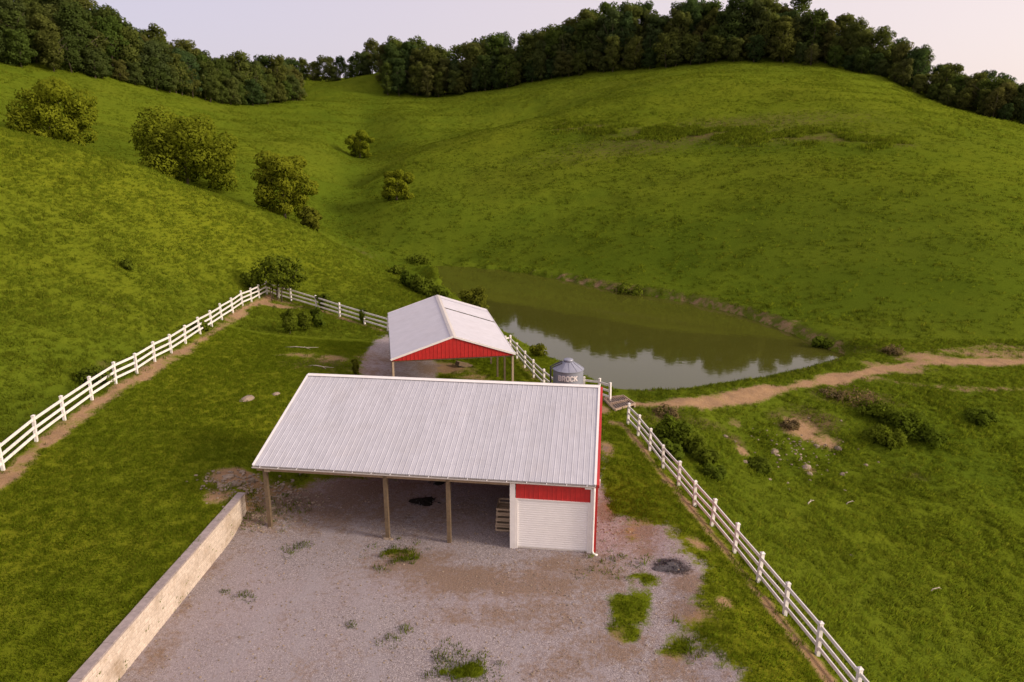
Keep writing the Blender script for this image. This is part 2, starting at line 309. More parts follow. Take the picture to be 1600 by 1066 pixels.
def ground_mat():
    m = bpy.data.materials.new('ground_cover'); m.use_nodes = True; n = m.node_tree.nodes; l = m.node_tree.links
    b = n['Principled BSDF']; b.inputs['Roughness'].default_value = 1.0; b.inputs['Specular IOR Level'].default_value = 0.0
    tc = n.new('ShaderNodeTexCoord'); pos = tc.outputs['Object']
    def noise(sc, det=4, rough=.55, vec=None):
        x = n.new('ShaderNodeTexNoise'); x.inputs['Scale'].default_value = sc; x.inputs['Detail'].default_value = det; x.inputs['Roughness'].default_value = rough; l.new(vec or pos, x.inputs['Vector']); return x.outputs['Fac']
    def rng_(v, a, b_, c=0., d=1.):
        x = n.new('ShaderNodeMapRange'); x.inputs['From Min'].default_value = a; x.inputs['From Max'].default_value = b_; x.inputs['To Min'].default_value = c; x.inputs['To Max'].default_value = d; l.new(v, x.inputs['Value']); return x.outputs[0]
    def mix(f, a, b_):
        x = n.new('ShaderNodeMix'); x.data_type = 'RGBA'; x.clamp_factor = True
        l.new(f, x.inputs['Factor'])
        for s, k in ((a, 'A'), (b_, 'B')):
            if isinstance(s, tuple): x.inputs[k].default_value = (*s, 1)
            else: l.new(s, x.inputs[k])
        return x.outputs['Result']
    def math_(op, a, b_=None):
        x = n.new('ShaderNodeMath'); x.operation = op
        for s, i in ((a, 0), (b_, 1)):
            if s is None: continue
            if isinstance(s, (int, float)): x.inputs[i].default_value = s
            else: l.new(s, x.inputs[i])
        return x.outputs[0]
    A = n.new('ShaderNodeAttribute'); A.attribute_name = 'mask_a'; sa = n.new('ShaderNodeSeparateColor'); l.new(A.outputs['Color'], sa.inputs[0])
    B = n.new('ShaderNodeAttribute'); B.attribute_name = 'mask_b'; sb = n.new('ShaderNodeSeparateColor'); l.new(B.outputs['Color'], sb.inputs[0])
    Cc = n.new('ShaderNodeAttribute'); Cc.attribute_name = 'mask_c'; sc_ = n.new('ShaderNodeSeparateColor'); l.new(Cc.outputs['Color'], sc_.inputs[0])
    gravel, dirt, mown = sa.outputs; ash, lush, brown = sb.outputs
    n_f = noise(9, 5, .7); n_m = noise(1.3, 5, .65); n_l = noise(.16, 4, .55); n_xl = noise(.035, 3, .5); n_xf = noise(34, 3, .6); n_e = noise(.55, 4, .6); n_g = noise(4.5, 5, .7)
    # pasture: yellow green, with darker and drier patches
    g = mix(rng_(n_l, .32, .68), (.088,.126,.009), (.126,.158,.011))
    g = mix(rng_(n_m, .45, .78, 0, .42), g, (.070,.096,.006))
    g = mix(rng_(n_xl, .45, .68, 0, .45), g, (.112,.128,.012))
    g = mix(rng_(n_f, .5, .8, 0, .5), g, (.060,.080,.005))
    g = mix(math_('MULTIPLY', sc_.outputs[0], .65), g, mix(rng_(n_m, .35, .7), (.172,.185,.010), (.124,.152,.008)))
    lw = mix(rng_(n_l, .35, .65), (.116,.150,.008), (.168,.182,.010))
    lw = mix(rng_(n_m, .40, .75, 0, .34), lw, (.165,.150,.016))
    lw = mix(rng_(n_f, .5, .78, 0, .42), lw, (.064,.092,.005))
    g = mix(mown, g, lw)
    g = mix(rng_(noise(3.6, 4, .65), .48, .72, 0, .5), g, (.052,.070,.005))
    g = mix(rng_(noise(5.1, 4, .7), .55, .8, 0, .38), g, (.172,.188,.012))
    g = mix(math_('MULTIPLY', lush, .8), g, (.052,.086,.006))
    # dry, brownish growth
    bf = rng_(math_('ADD', brown, math_('MULTIPLY', math_('SUBTRACT', n_m, .5), .9)), .35, .75)
    g = mix(bf, g, mix(rng_(n_f, .35, .65), (.15,.105,.045), (.085,.068,.03)))
    # bare earth
    er = mix(rng_(n_m, .35, .7), (.36,.225,.12), (.23,.145,.085)); er = mix(rng_(n_f, .5, .75, 0, .5), er, (.42,.31,.21))
    df = rng_(math_('ADD', dirt, math_('ADD', math_('MULTIPLY', math_('SUBTRACT', n_m, .5), .9), math_('MULTIPLY', math_('SUBTRACT', n_f, .5), .5))), .38, .68)
    c = mix(df, g, er)
    # gravel: mauve grey crushed stone
    vo = n.new('ShaderNodeTexVoronoi'); vo.inputs['Scale'].default_value = 38; l.new(pos, vo.inputs['Vector'])
    vs = n.new('ShaderNodeSeparateColor'); l.new(vo.outputs['Color'], vs.inputs[0])
    st = mix(rng_(vs.outputs[0], .1, .9), (.25,.212,.214), (.36,.312,.312))
    st = mix(rng_(vs.outputs[1], .88, .93), st, (.52,.46,.44)); st = mix(rng_(vs.outputs[2], .86, .9, 0, .8), st, (.13,.105,.10))
    st = mix(rng_(n_l, .42, .62, 0, .5), st, (.36,.295,.30)); st = mix(rng_(n_xf, .5, .75, 0, .4), st, (.20,.165,.165))
    st = mix(math_('MULTIPLY', sc_.outputs[2], .6), st, mix(rng_(n_f, .3, .7), (.30,.262,.27), (.36,.318,.325)))
    brf = rng_(math_('ADD', math_('MULTIPLY', sa.outputs[1], 1.1), math_('ADD', math_('ADD', math_('MULTIPLY', math_('SUBTRACT', n_m, .5), 1.3), math_('MULTIPLY', math_('SUBTRACT', n_e, .45), .9)), math_('MULTIPLY', math_('SUBTRACT', n_g, .5), 2.0))), .18, .80, 0, .72)
    st = mix(brf, st, mix(rng_(n_xf, .42, .60), (.29,.175,.092), (.12,.082,.055)))
    gf = rng_(math_('ADD', gravel, math_('ADD', math_('ADD', math_('MULTIPLY', math_('SUBTRACT', n_m, .5), 1.1), math_('MULTIPLY', math_('SUBTRACT', n_e, .5), .8)), math_('MULTIPLY', math_('SUBTRACT', n_f, .5), .6))), .36, .60)
    c = mix(gf, c, st)
    af = rng_(math_('ADD', ash, math_('MULTIPLY', math_('SUBTRACT', n_f, .5), .9)), .35, .65, 0, .9)
    c = mix(af, c, (.035,.03,.032))
    l.new(c, b.inputs['Base Color'])
    hgt = math_('ADD', math_('MULTIPLY', n_f, 1.0), math_('MULTIPLY', n_xf, .5))
    bp = n.new('ShaderNodeBump'); bp.inputs['Strength'].default_value = .7; bp.inputs['Distance'].default_value = .06; l.new(hgt, bp.inputs['Height']); l.new(bp.outputs[0], b.inputs['Normal'])
    return m
M['ground'] = ground_mat()
def water_mat():
    m = bpy.data.materials.new('murky_pond_water'); m.use_nodes = True; n = m.node_tree.nodes; l = m.node_tree.links
    b = n['Principled BSDF']; b.inputs['Base Color'].default_value = (.062,.066,.018,1); b.inputs['Roughness'].default_value = .03; b.inputs['IOR'].default_value = 1.42; b.inputs['Specular IOR Level'].default_value = .5
    tc = n.new('ShaderNodeTexCoord'); no = n.new('ShaderNodeTexNoise'); no.inputs['Scale'].default_value = 1.6; no.inputs['Detail'].default_value = 3; l.new(tc.outputs['Object'], no.inputs['Vector'])
    n2 = n.new('ShaderNodeTexNoise'); n2.inputs['Scale'].default_value = .12; n2.inputs['Detail'].default_value = 3; l.new(tc.outputs['Object'], n2.inputs['Vector'])
    mx = n.new('ShaderNodeMix'); mx.data_type = 'RGBA'; l.new(n2.outputs['Fac'], mx.inputs['Factor']); mx.inputs['A'].default_value = (.058,.062,.008,1); mx.inputs['B'].default_value = (.074,.074,.012,1); l.new(mx.outputs['Result'], b.inputs['Base Color'])
    bp = n.new('ShaderNodeBump'); bp.inputs['Strength'].default_value = .06; bp.inputs['Distance'].default_value = .03; l.new(no.outputs['Fac'], bp.inputs['Height']); l.new(bp.outputs[0], b.inputs['Normal'])
    return m
M['water'] = water_mat()

# ---------------------------------------------------------------- ground sheet
def axis(lo, hi, core0, core1, d0, grow=1.045, dmax=3.0):
    a = list(np.arange(core0, core1+1e-6, d0)); d = d0
    while a[-1] < hi: d = min(d*grow, dmax); a.append(a[-1]+d)
    d = d0; pre = []
    p = core0
    while p > lo: d = min(d*grow, dmax); p -= d; pre.append(p)
    return np.array(pre[::-1]+a)
xa = axis(-290, 300, -13.2, 11.5, .2)
xf = np.arange(-13.0, -11.2, .05); xa = np.unique(np.round(np.concatenate([xa, xf]), 3))
keep = [0]
for i in range(1, len(xa)):
    if xa[i]-xa[keep[-1]] > .035: keep.append(i)
xa = xa[keep]
ya = axis(-30, 490, 15.5, 58, .24)
GX, GY = np.meshgrid(xa, ya); GZ = terr(GX, GY)
NXg, NYg = len(xa), len(ya)

def blob(px, r, sx=1.0):             # soft patch on the ground, centre by bearing, radius in metres
    h = hit(*px); return lambda x, y: np.exp(-(((x-h.x)/(r*sx))**2+((y-h.y)/r)**2))
W2 = lambda lst: [tuple(hit(*p)[:2]) for p in lst]
gravel_poly = [(wall_x(10), 8), (wall_x(WALL_END), WALL_END), (-11, 31.5), (-9.5, 34), (-2, 34.5), (4.2, 34.3)] + W2([(944,655),(952,700),(948,735),(962,775),(1000,800),(1062,815),(1085,850),(1130,895),(1112,935),(1108,980),(1150,1020),(1195,1075)]) + [(8.0, 14), (8, 8)]
pad_poly = W2([(556,588),(566,552),(585,530),(606,522),(640,540)]) + [(-5, 52), (-5.5, 42), (-8.5, 38)]
track = W2([(992,632),(1080,629),(1180,613),(1260,600),(1330,587),(1400,573),(1450,566),(1520,566),(1620,566)])
track2 = W2([(1370,590),(1440,602),(1520,608),(1620,608)])
track3 = W2([(1420,562),(1470,548),(1540,541),(1620,544)])
trail = W2([(880,438),(960,452),(1060,468),(1130,483),(1200,500),(1250,516),(1290,532)])
LF_px = [(5,735),(57,690),(101,657),(144,625),(181,600),(214,584),(242,565),(268,552),(290,537),(313,522),(331,511),(347,500),(364,489),(379,478),(393,472),(405,466)]
LF = [hit(*p) for p in LF_px]
corner = hit(417, 460)
# carry the left fence on past the frame edge
d0 = (LF[0]-LF[1]); ext = []
for k in (1, 2, 3):
    q = LF[0]+d0*k; ext.append(Vector((q.x, q.y, ground(q.x, q.y))))
LF = ext[::-1]+LF+[corner]
BF = [corner]+[hit(*p) for p in [(436,466),(455,471),(495,483),(531,495),(570,507),(606,518)]]
CR = Vector((-.6, 57.6, 0)); last = BF[-1]
for t in (.27, .52, .76, 1.0):
    q = last.lerp(CR, t); BF.append(Vector((q.x, q.y, ground(q.x, q.y))))
GATE0 = hit(962, 629)
PF = [BF[-1]]+[hit(*p) for p in [(797,549),(808,561),(820,575),(834,590),(850,606),(868,621),(912,619),(935,622),(953,628)]]
RF = [hit(*p) for p in [(981,663),(997,681),(1015,704),(1036,732),(1060,760),(1085,791),(1112,822),(1147,864),(1184,910),(1226,961),(1277,1024)]]
d0 = RF[-1]-RF[-2]
for k in (1, 2, 3):
    q = RF[10]+d0*k; RF.append(Vector((q.x, q.y, ground(q.x, q.y))))

gp = poly_sd(GX, GY, gravel_poly); pp = poly_sd(GX, GY, pad_poly)
gravel = np.maximum(1-sstep(-2.2, .9, gp), .9*(1-sstep(-1.2, .9, pp)))
gravel = np.where((GY < WALL_END) & (GX < -9), np.where(GX > wall_x(GY)-.1, 1.0, 0.0), gravel)
def sub(b, k=1.0):
    global gravel; gravel = gravel*(1-np.clip(k*b(GX, GY)*(.25+1.6*fbm(GX/.7, GY/.7, 45, 3)), 0, 1))
for px, r, s, k in [((985,950),1.05,.9,.95),((1003,905),.7,1.2,.75),((1010,800),.8,1.2,1.0),((985,835),.7,.7,.8),((975,990),.6,1,.85),((1060,1015),.7,1,.9),((625,868),.55,1.4,.75),((742,1046),.38,1.3,.9),((700,1030),.25,1.2,.6),((715,1052),.25,1.2,.6),((455,862),.25,1,.5),((690,1050),.2,1,.5),((955,800),.7,.6,.7)]:
    sub(blob(px, r, s), k)
dirt = np.zeros_like(GX)
def addm(arr, v): return np.maximum(arr, v)
rag = .45+1.0*fbm(GX/1.3, GY/1.3, 33)
dirt = addm(dirt, .85*rag*np.exp(-(line_d(GX-.42, GY, LF)/.58)**2)); dirt = addm(dirt, .75*rag*np.exp(-(line_d(GX, GY+.3, BF)/.55)**2))
dirt = addm(dirt, .72*rag*np.exp(-(line_d(GX+.42, GY, RF)/.48)**2)); dirt = addm(dirt, .5*np.exp(-(line_d(GX, GY, PF)/.5)**2))
for pl, wd, k in ((track, .82, .84), (track2, .65, .5), (track3, 1.0, .56), (trail, .5, .62)):
    wob = (fbm(GX/2.2, GY/2.2, 31)-.5)*1.1; brk = .72+.55*fbm(GX/1.6, GY/1.6, 35)
    dirt = addm(dirt, k*brk*np.exp(-((line_d(GX, GY, pl)+wob)/wd)**2))
for px, r, s, k in [((372,745),1.3,1.2,1.0),((345,775),.9,1,.85),((405,800),1.1,1.3,1.0),((440,780),1.2,1.3,1.0),((470,775),1.6,1.6,.8),((560,765),2.0,1.7,.75),((640,880),1.1,1.7,.9),((730,905),1.1,2.4,.9),((830,915),1.1,2.4,.8),((900,885),1.0,2,.8),((760,960),.9,2.2,.5),((640,915),.6,1.4,.6),((920,945),.8,1.6,.5),((945,800),1.1,.35,1.0),((948,700),1.6,.35,.8),((940,640),1.2,.7,.8),((955,660),.8,.6,.7),((865,552),1.2,1.4,.8),((845,545),.8,1,.8),((250,1020),1.2,.4,.6),((1250,672),1.4,1.2,.85),((1290,690),1.1,1,.8),((1160,705),.8,.7,.8),((1265,735),.8,.7,.7),((470,555),1.2,2.2,.6),((520,560),1.6,1.5,.62),((430,478),1.4,2,.85),((690,575),2.2,1.4,.75),((740,590),1.6,1.4,.6),((1225,510),1.2,2,.6),((1100,640),.6,3,.4),((1000,830),1.4,.8,.8),((1075,910),1.0,.8,.7),((930,900),1.2,1.4,.7),((860,960),1.2,2,.6),((960,1010),1.3,1.0,.6),((1080,960),1,1,.7),((1050,1045),1,1,.7),((880,1045),.9,1.5,.6),((1010,860),.9,.8,.7),((1090,850),.8,.8,.7),((700,960),.6,2,.35),((330,890),.5,1,.4),((290,950),.5,.6,.5),((470,1050),.6,1.5,.3),((520,790),2.2,2.2,.75),((690,800),1.6,1.6,.5),((590,560),2.2,1.2,.62),((580,580),1.8,1.2,.6),((1400,576),1.5,2.4,.72),((1455,560),2.0,2.2,.7),((1530,553),2.2,2.6,.6),((1360,590),1.2,2,.6),((1600,556),2.4,2.2,.55),((1130,940),.5,.8,.8),((1150,660),.9,.8,.5)]:
    dirt = addm(dirt, k*blob(px, r, s)(GX, GY))
sdp = poly_sd(GX, GY, POND); dirt = addm(dirt, .48*np.exp(-((sdp-.6)/1.0)**2)*sstep(-4, 2, GX)*(.5+fbm(GX/4, GY/4, 41)))
brown = .6*np.exp(-((sdp-1.0)/1.2)**2)*sstep(0, 6, GX)*(.4+fbm(GX/5, GY/5, 42))
for px, r, s, k in [((1270,660),2.0,1.3,.8),((1150,690),1.1,.8,.75),((1095,660),1.2,2.0,.6),((1010,655),1.0,1.2,.8),((1420,745),1.6,1.4,.5),((1335,622),1.5,2.6,.9),((1040,650),1.0,1.8,.8),((500,570),2.2,1.6,.75),((1380,545),1.6,1.6,.7),((1230,660),1.8,1.2,.6),((560,395),6,1.0,.45),((1100,205),14,3.5,.55),((1000,215),10,3,.45),((1250,215),10,2.2,.45),((190,480),2.5,1.6,.35),((180,575),1.6,1.2,.5)]:
    brown = addm(brown, k*blob(px, r, s)(GX, GY))
band = W2([(880,199),(960,201),(1060,206),(1160,212),(1280,216),(1400,222)])
brown = addm(brown, .62*np.exp(-(line_d(GX, GY, band)/5)**2)*(.4+1.1*fbm(GX/5, GY/5, 37)))
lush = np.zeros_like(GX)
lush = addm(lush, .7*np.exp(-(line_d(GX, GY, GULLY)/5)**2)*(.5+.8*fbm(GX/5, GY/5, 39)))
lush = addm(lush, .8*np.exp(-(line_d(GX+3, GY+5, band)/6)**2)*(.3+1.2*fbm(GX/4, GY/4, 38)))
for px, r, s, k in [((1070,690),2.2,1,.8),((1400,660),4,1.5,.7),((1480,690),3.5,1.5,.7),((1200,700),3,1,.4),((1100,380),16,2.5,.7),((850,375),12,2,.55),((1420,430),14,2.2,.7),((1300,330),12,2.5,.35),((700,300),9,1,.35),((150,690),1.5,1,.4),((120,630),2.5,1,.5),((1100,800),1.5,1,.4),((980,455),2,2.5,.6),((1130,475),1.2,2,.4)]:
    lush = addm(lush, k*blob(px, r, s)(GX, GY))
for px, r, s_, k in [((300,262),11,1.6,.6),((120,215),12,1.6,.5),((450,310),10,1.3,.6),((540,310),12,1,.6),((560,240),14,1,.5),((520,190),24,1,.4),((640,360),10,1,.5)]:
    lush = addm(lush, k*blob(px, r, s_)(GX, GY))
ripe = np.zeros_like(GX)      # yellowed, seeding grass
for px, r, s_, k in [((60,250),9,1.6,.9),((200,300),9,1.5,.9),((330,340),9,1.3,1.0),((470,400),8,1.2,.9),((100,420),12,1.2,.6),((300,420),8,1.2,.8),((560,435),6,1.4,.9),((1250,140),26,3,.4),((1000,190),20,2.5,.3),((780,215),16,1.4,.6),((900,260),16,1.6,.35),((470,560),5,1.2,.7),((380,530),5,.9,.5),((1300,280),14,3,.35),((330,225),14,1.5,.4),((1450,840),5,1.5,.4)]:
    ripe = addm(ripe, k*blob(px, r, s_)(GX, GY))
rut = np.zeros_like(GX)       # wheel-packed lines across the yard
for pl in ([(455,1075),(480,960),(500,880),(520,810)], [(585,1075),(575,960),(565,880),(560,810)], [(800,1075),(820,980),(838,880)], [(925,1075),(915,980),(900,885)], [(330,1075),(420,960),(560,890),(700,880)]):
    rut = addm(rut, np.exp(-(line_d(GX+.5*(fbm(GX/3, GY/3, 43)-.5), GY, W2(pl))/.3)**2)*(.35+.9*fbm(GX/2, GY/2, 44)))
lfx = np.interp(GY, [p.y for p in LF], [p.x for p in LF]); rfx = np.interp(-GY, [-p.y for p in RF], [p.x for p in RF])
bfy = np.interp(GX, [p.x for p in BF], [p.y for p in BF])
mown = sstep(-.3, .3, GX-lfx-.2)*(1-sstep(-.3, .3, GX-rfx))*(1-sstep(-.3, .4, GY-bfy))*(1-sstep(55, 60, GY))
ash = np.zeros_like(GX)
for px, r, s, k in [((1045,882),.55,1.5,.95),((1060,890),.5,1.5,.8),((660,783),.45,1.6,.9),((640,808),.35,1.6,.45),((685,750),.4,1.3,.7)]:
    ash = addm(ash, k*blob(px, r, s)(GX, GY))
# normals of the whole sheet, so that the pieces shade as one
dzx = np.gradient(GZ, xa, axis=1); dzy = np.gradient(GZ, ya, axis=0); NRM = np.stack([-dzx, -dzy, np.ones_like(GZ)], -1); NRM /= np.linalg.norm(NRM, axis=-1, keepdims=True)
tr = np.minimum(line_d(GX, GY, track), line_d(GX, GY, track2)+.3)
cls = np.where(gravel > .5, 1, np.where(tr < .8, 2, np.where(mown > .5, 3, 0)))
ccls = cls[:-1, :-1]
def ground_piece(name, k):
    jj, ii = np.nonzero(ccls == k); a = jj*NXg+ii; F = np.stack([a, a+1, a+NXg+1, a+NXg], 1)
    used, inv = np.unique(F, return_inverse=True); F = inv.reshape(F.shape)
    co = np.stack([GX.ravel()[used], GY.ravel()[used], GZ.ravel()[used]], 1)
    me = bpy.data.meshes.new(name); me.vertices.add(len(co)); me.vertices.foreach_set('co', co.ravel().astype(np.float32))
    me.loops.add(F.size); me.loops.foreach_set('vertex_index', F.ravel().astype(np.int32)); me.polygons.add(len(F))
    me.polygons.foreach_set('loop_start', np.arange(0, F.size, 4, dtype=np.int32)); me.update(calc_edges=True)
    me.polygons.foreach_set('use_smooth', [True]*len(F))
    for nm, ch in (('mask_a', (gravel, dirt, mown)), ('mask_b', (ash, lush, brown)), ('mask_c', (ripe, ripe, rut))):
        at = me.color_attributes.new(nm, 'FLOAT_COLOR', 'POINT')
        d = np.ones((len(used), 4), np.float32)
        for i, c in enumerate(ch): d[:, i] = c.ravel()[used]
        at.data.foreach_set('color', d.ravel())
    me.materials.append(M['ground']); me.normals_split_custom_set_from_vertices(NRM.reshape(-1, 3)[used].tolist())
    o = link(bpy.data.objects.new(name, me)); o['kind'] = 'structure'; return o
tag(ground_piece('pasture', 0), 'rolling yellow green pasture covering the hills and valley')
tag(ground_piece('gravel_yard', 1), 'mauve grey crushed stone yard in front of the barn')
tag(ground_piece('dirt_track', 2), 'tan dirt track running along the dam beside the pond')
tag(ground_piece('lawn', 3), 'short green grass between the white fences and the barn')
# pond
cx = sum(p[0] for p in POND)/len(POND); cy = sum(p[1] for p in POND)/len(POND)
mb = MB(); mb.add([(cx+(x-cx)*1.0+3*np.sign(x-cx)*abs(x-cx)/(abs(x-cx)+abs(y-cy)+1e-6), cy+(y-cy)+3*np.sign(y-cy)*abs(y-cy)/(abs(x-cx)+abs(y-cy)+1e-6), WATER) for x, y in POND], [tuple(range(len(POND)))[::-1]])
po = mb.build('pond', M['water']); tag(po, 'murky olive green farm pond reflecting hill and sky', kind='structure')
if po.data.polygons[0].normal.z < 0: po.data.flip_normals()

# ---------------------------------------------------------------- pole barn
YAW = .130
barn = empty('pole_barn', (3.232, 26.508, 0), -YAW)
tag(barn, 'long open fronted barn with pale metal roof and red garage bay', 'barn')
BM = barn.matrix_basis.copy() if False else Matrix.Translation((3.232, 26.508, 0)) @ Matrix.Rotation(-YAW, 4, 'Z')
def bground(x, y): p = BM @ Vector((x, y, 0)); return ground(p.x, p.y)
XL, XR, YF, YB, ZE, ZR = -14.1, .03, -.08, 6.07, 3.05, 5.05
SL = (ZR-ZE)/(YB-YF)
def zr(y): return ZE+(y-YF)*SL
def rib_profile(wd, ribs=4, rh=.022, rw=.034):
    p = [(0, rh*.9)]; pit = wd/ribs
    for i in range(ribs):
        x = i*pit
        if i == 0: p += [(rw*.35, rh), (rw*.7, 0)]
        else: p += [(x-rw*.7, 0), (x-rw*.35, rh), (x+rw*.35, rh), (x+rw*.7, 0)]
        for q in (.36, .64): p += [(x+pit*q-.012, 0), (x+pit*q, .004), (x+pit*q+.012, 0)]
    p += [(wd-rw*.7, 0), (wd-rw*.35, rh), (wd+.012, rh*.9)]
    return p
def sheet_mesh(name, wd, a, b, matl, ribs=4, rh=.022, thick=.0035):   # ribbed sheet: width along x, from point a to b in the (y, z) plane
    pr = rib_profile(wd, ribs, rh); mb = MB(); n = len(pr)
    d = Vector((0, b[0]-a[0], b[1]-a[1])).normalized(); nrm = Vector((0, -d.z, d.y))
    vs = []
    for q in (a, b):
        for x, h in pr: vs.append(Vector((x, q[0], q[1]))+nrm*h)
    for q in (a, b):
        for x, h in pr: vs.append(Vector((x, q[0], q[1]))+nrm*(h-thick))
    fs = [(i, i+1, n+i+1, n+i) for i in range(n-1)]+[(2*n+i+1, 2*n+i, 3*n+i, 3*n+i+1) for i in range(n-1)]
    fs += [(i+1, i, 2*n+i, 2*n+i+1) for i in range(n-1)]+[(n+i, n+i+1, 3*n+i+1, 3*n+i) for i in range(n-1)]
    mb.add(vs, fs); return mb.mesh(name, matl)
NP = 15; PW = (XR-XL)/NP
me_roof = sheet_mesh('roof_panel', PW, (YF-.02, ZE), (YB, ZR), M['roof'], 4, .0105)
for i in range(NP): inst('roof_panel', me_roof, barn, (XL+i*PW, 0, (.001 if i % 2 else 0)+random.uniform(-.0006, .0006)))
# ridge trim, rake trims, eave fascia
mb = MB(); mb.bar((XL-.03, YB-.05, ZR+.03), (XR+.03, YB-.05, ZR+.03), .17, .015, (0, -SL, 1)); mb.bar((XL-.03, YB+.05, ZR-.02), (XR+.03, YB+.05, ZR-.02), .02, .18); mb.build('ridge_trim', M['trim'], barn)
for x in (XL-.02, XR+.02):
    mb = MB(); mb.bar((x, YF-.02, ZE-.035), (x, YB+.03, zr(YB+.03)-.035), .05, .13); mb.bar((x, YF-.02, ZE+.03), (x, YB, ZR+.03), .10, .012); mb.build('rake_trim', M['trim'], barn)
mb = MB(); mb.bar((XR+.125, YF+.02, ZE-.075), (XR+.125, YB+.02, zr(YB+.02)-.075), .11, .16); mb.build('rake_board', M['red'], barn)
mb = MB(); mb.bar((XL, YF+.03, ZE-.075), (XR, YF+.03, ZE-.075), .03, .11); mb.build('fascia', M['trim'], barn)
# gutter: open trough with a lip and straps
mb = MB(); gy, gz = YF-.066, ZE-.055
prof = [(.06, .03), (.06, -.03), (.03, -.04), (-.035, -.036), (-.062, .0), (-.062, .025), (-.05, .025), (-.05, .004), (-.03, -.026), (.03, -.03), (.047, -.025)]
vs = [(x, gy+p[0], gz+p[1]) for x in (XL-.04, XR+.02) for p in prof]; n = len(prof)
mb.add(vs, [(i, i+1, n+i+1, n+i) for i in range(n-1)]); mb.add([vs[i] for i in range(n)], [tuple(range(n))]); mb.add([vs[n+i] for i in range(n)], [tuple(range(n))[::-1]])
gut = mb.build('gutter', M['gutter'], barn)
mb = MB(); mb.box(XL-.03, XR+.01, gy-.036, gy+.05, gz-.022, gz+.012); mb.build('gutter_dark_fill', M['gutterin'], gut)  # dark fill added so the open trough shows a dark interior line
ms = MB().box(-.015, .015, gy-.066, gy+.07, gz+.027, gz+.034).mesh('gutter_strap', M['trim'])
for i in range(18): inst('gutter_strap', ms, gut, (XL+.3+i*(XR-XL-.6)/17, 0, 0))
mb = MB(); mb.box(XL+.42, XL+.66, YF+.02, YF+.3, ZE-.28, ZE-.17); mb.build('eave_block', M['crate'], barn)
# posts
for x in (-13.696, -8.517, -5.888):
    zb = bground(x, .0); mb = MB(); mb.box(-.08, .08, -.08, .08, -.3, ZE-.16-zb); mb.build('post', M['wood'], barn).location = (x, .07, zb)
for x in (-13.9, -11.5, -9.0, -6.4, -3.4):
    zb = bground(x, YB-.1); mb = MB(); mb.box(-.07, .07, -.07, .07, -.3, ZR-.22-zb); mb.build('post', M['wood'], barn).location = (x, YB-.16, zb)
mb = MB(); mb.box(XL+.06, -3.36, .0, .14, ZE-.27, ZE-.12); mb.build('header_beam', M['wood2'], barn)
mb = MB(); mb.box(XL+.06, XR-.1, YB-.23, YB-.09, ZR-.36, ZR-.2); mb.build('header_beam', M['wood2'], barn)
for i in range(12):
    x = XL+.15+i*1.24; mb = MB(); mb.bar((x, .16, zr(.16)-.15), (x, YB-.25, zr(YB-.25)-.15), .04, .16); mb.build('rafter', M['wood2'], barn)
for i in range(8):
    y = .25+i*.78; mb = MB(); mb.bar((XL+.02, y, zr(y)-.04), (XR-.05, y, zr(y)-.04), .09, .04, (0, -SL, 1)); mb.build('purlin', M['wood2'], barn)
# back wall and right side wall of red ribbed sheets
def wall_sheet(wd, h, matl, ribs=4): return sheet_mesh('wall_panel', wd, (0, 0), (0, h), matl, ribs, .02)
bw = (XR-.1-(XL+.1))/15; me = wall_sheet(bw, ZR-.14, M['red'])
for i in range(15): inst('wall_panel', me, barn, (XR-.1-i*bw, YB-.02, -.02), (0, 0, math.pi))
# right side: sloping tops
NS = 7; sw = (YB-.02)/NS
for i in range(NS):
    y0, y1 = i*sw, (i+1)*sw; pr = rib_profile(sw, 4, .02); mb = MB(); n = len(pr)
    vs = [(h, y0+x, -.15) for x, h in pr]+[(h, y0+x, zr(min(y0+x, YB))-.02) for x, h in pr]
    vs += [(h-.004, y0+x, -.15) for x, h in pr]+[(h-.004, y0+x, zr(min(y0+x, YB))-.02) for x, h in pr]
    mb.add(vs, [(j, j+1, n+j+1, n+j) for j in range(n-1)]+[(2*n+j+1, 2*n+j, 3*n+j, 3*n+j+1) for j in range(n-1)])
    mb.build('wall_panel', M['red'], barn).location = (.13, 0, 0)
# garage front: panel above door, door, trims, partition
fw = (3.1-.14)/4; DH = 2.18
me = sheet_mesh('wall_panel', fw, (0, DH+.05), (0, ZE-.04), M['red'], 4, .012)
for i in range(4): inst('wall_panel', me, barn, (-3.1+i*fw, .02, 0))
door = empty('garage_door', (0, 0, 0)); door.parent = barn
nsl = 22; sh = (DH-.05)/nsl; prof = []
for i in range(nsl):
    z = .06+i*sh; prof += [(.034, z), (.022, z+sh*.12), (.019, z+sh*.5), (.022, z+sh*.88)]
prof += [(.055, .06+nsl*sh)]; n = len(prof)
mb = MB(); mb.add([(x, y, z) for x in (-3.06, -.18) for y, z in prof], [(i, n+i, n+i+1, i+1) for i in range(n-1)]); mb.build('door_curtain', M['door'], door)
MB().box(-3.06, -.18, .012, .06, .0, .058).build('bottom_bar', M['gutter'], door)
for x in (-3.075, -.165): MB().box(x-.045, x+.045, -.03, .07, 0, DH+.02).build('guide_rail', M['trim'], door)
MB().box(-3.12, -.12, -.022, .05, DH+.012, DH+.05).build('door_head_trim', M['trim'], barn)
MB().box(-3.34, -3.125, -.05, .16, -.12, ZE-.13).build('corner_trim', M['trim'], barn)
MB().box(-.118, -.0, -.035, .12, -.12, ZE-.13).build('corner_trim', M['trim'], barn)
MB().box(.002, .135, -.005, .10, -.12, ZE-.13).build('corner_board', M['red'], barn)
mb = MB(); mb.tube([(.02, -.09, ZE-.14), (.02, -.10, ZE-.3), (.015, -.10, 1.2), (.01, -.10, .16), (.05, -.14, .06), (.22, -.2, .02)], .052, 8); mb.build('downspout', M['trim'], barn, True)
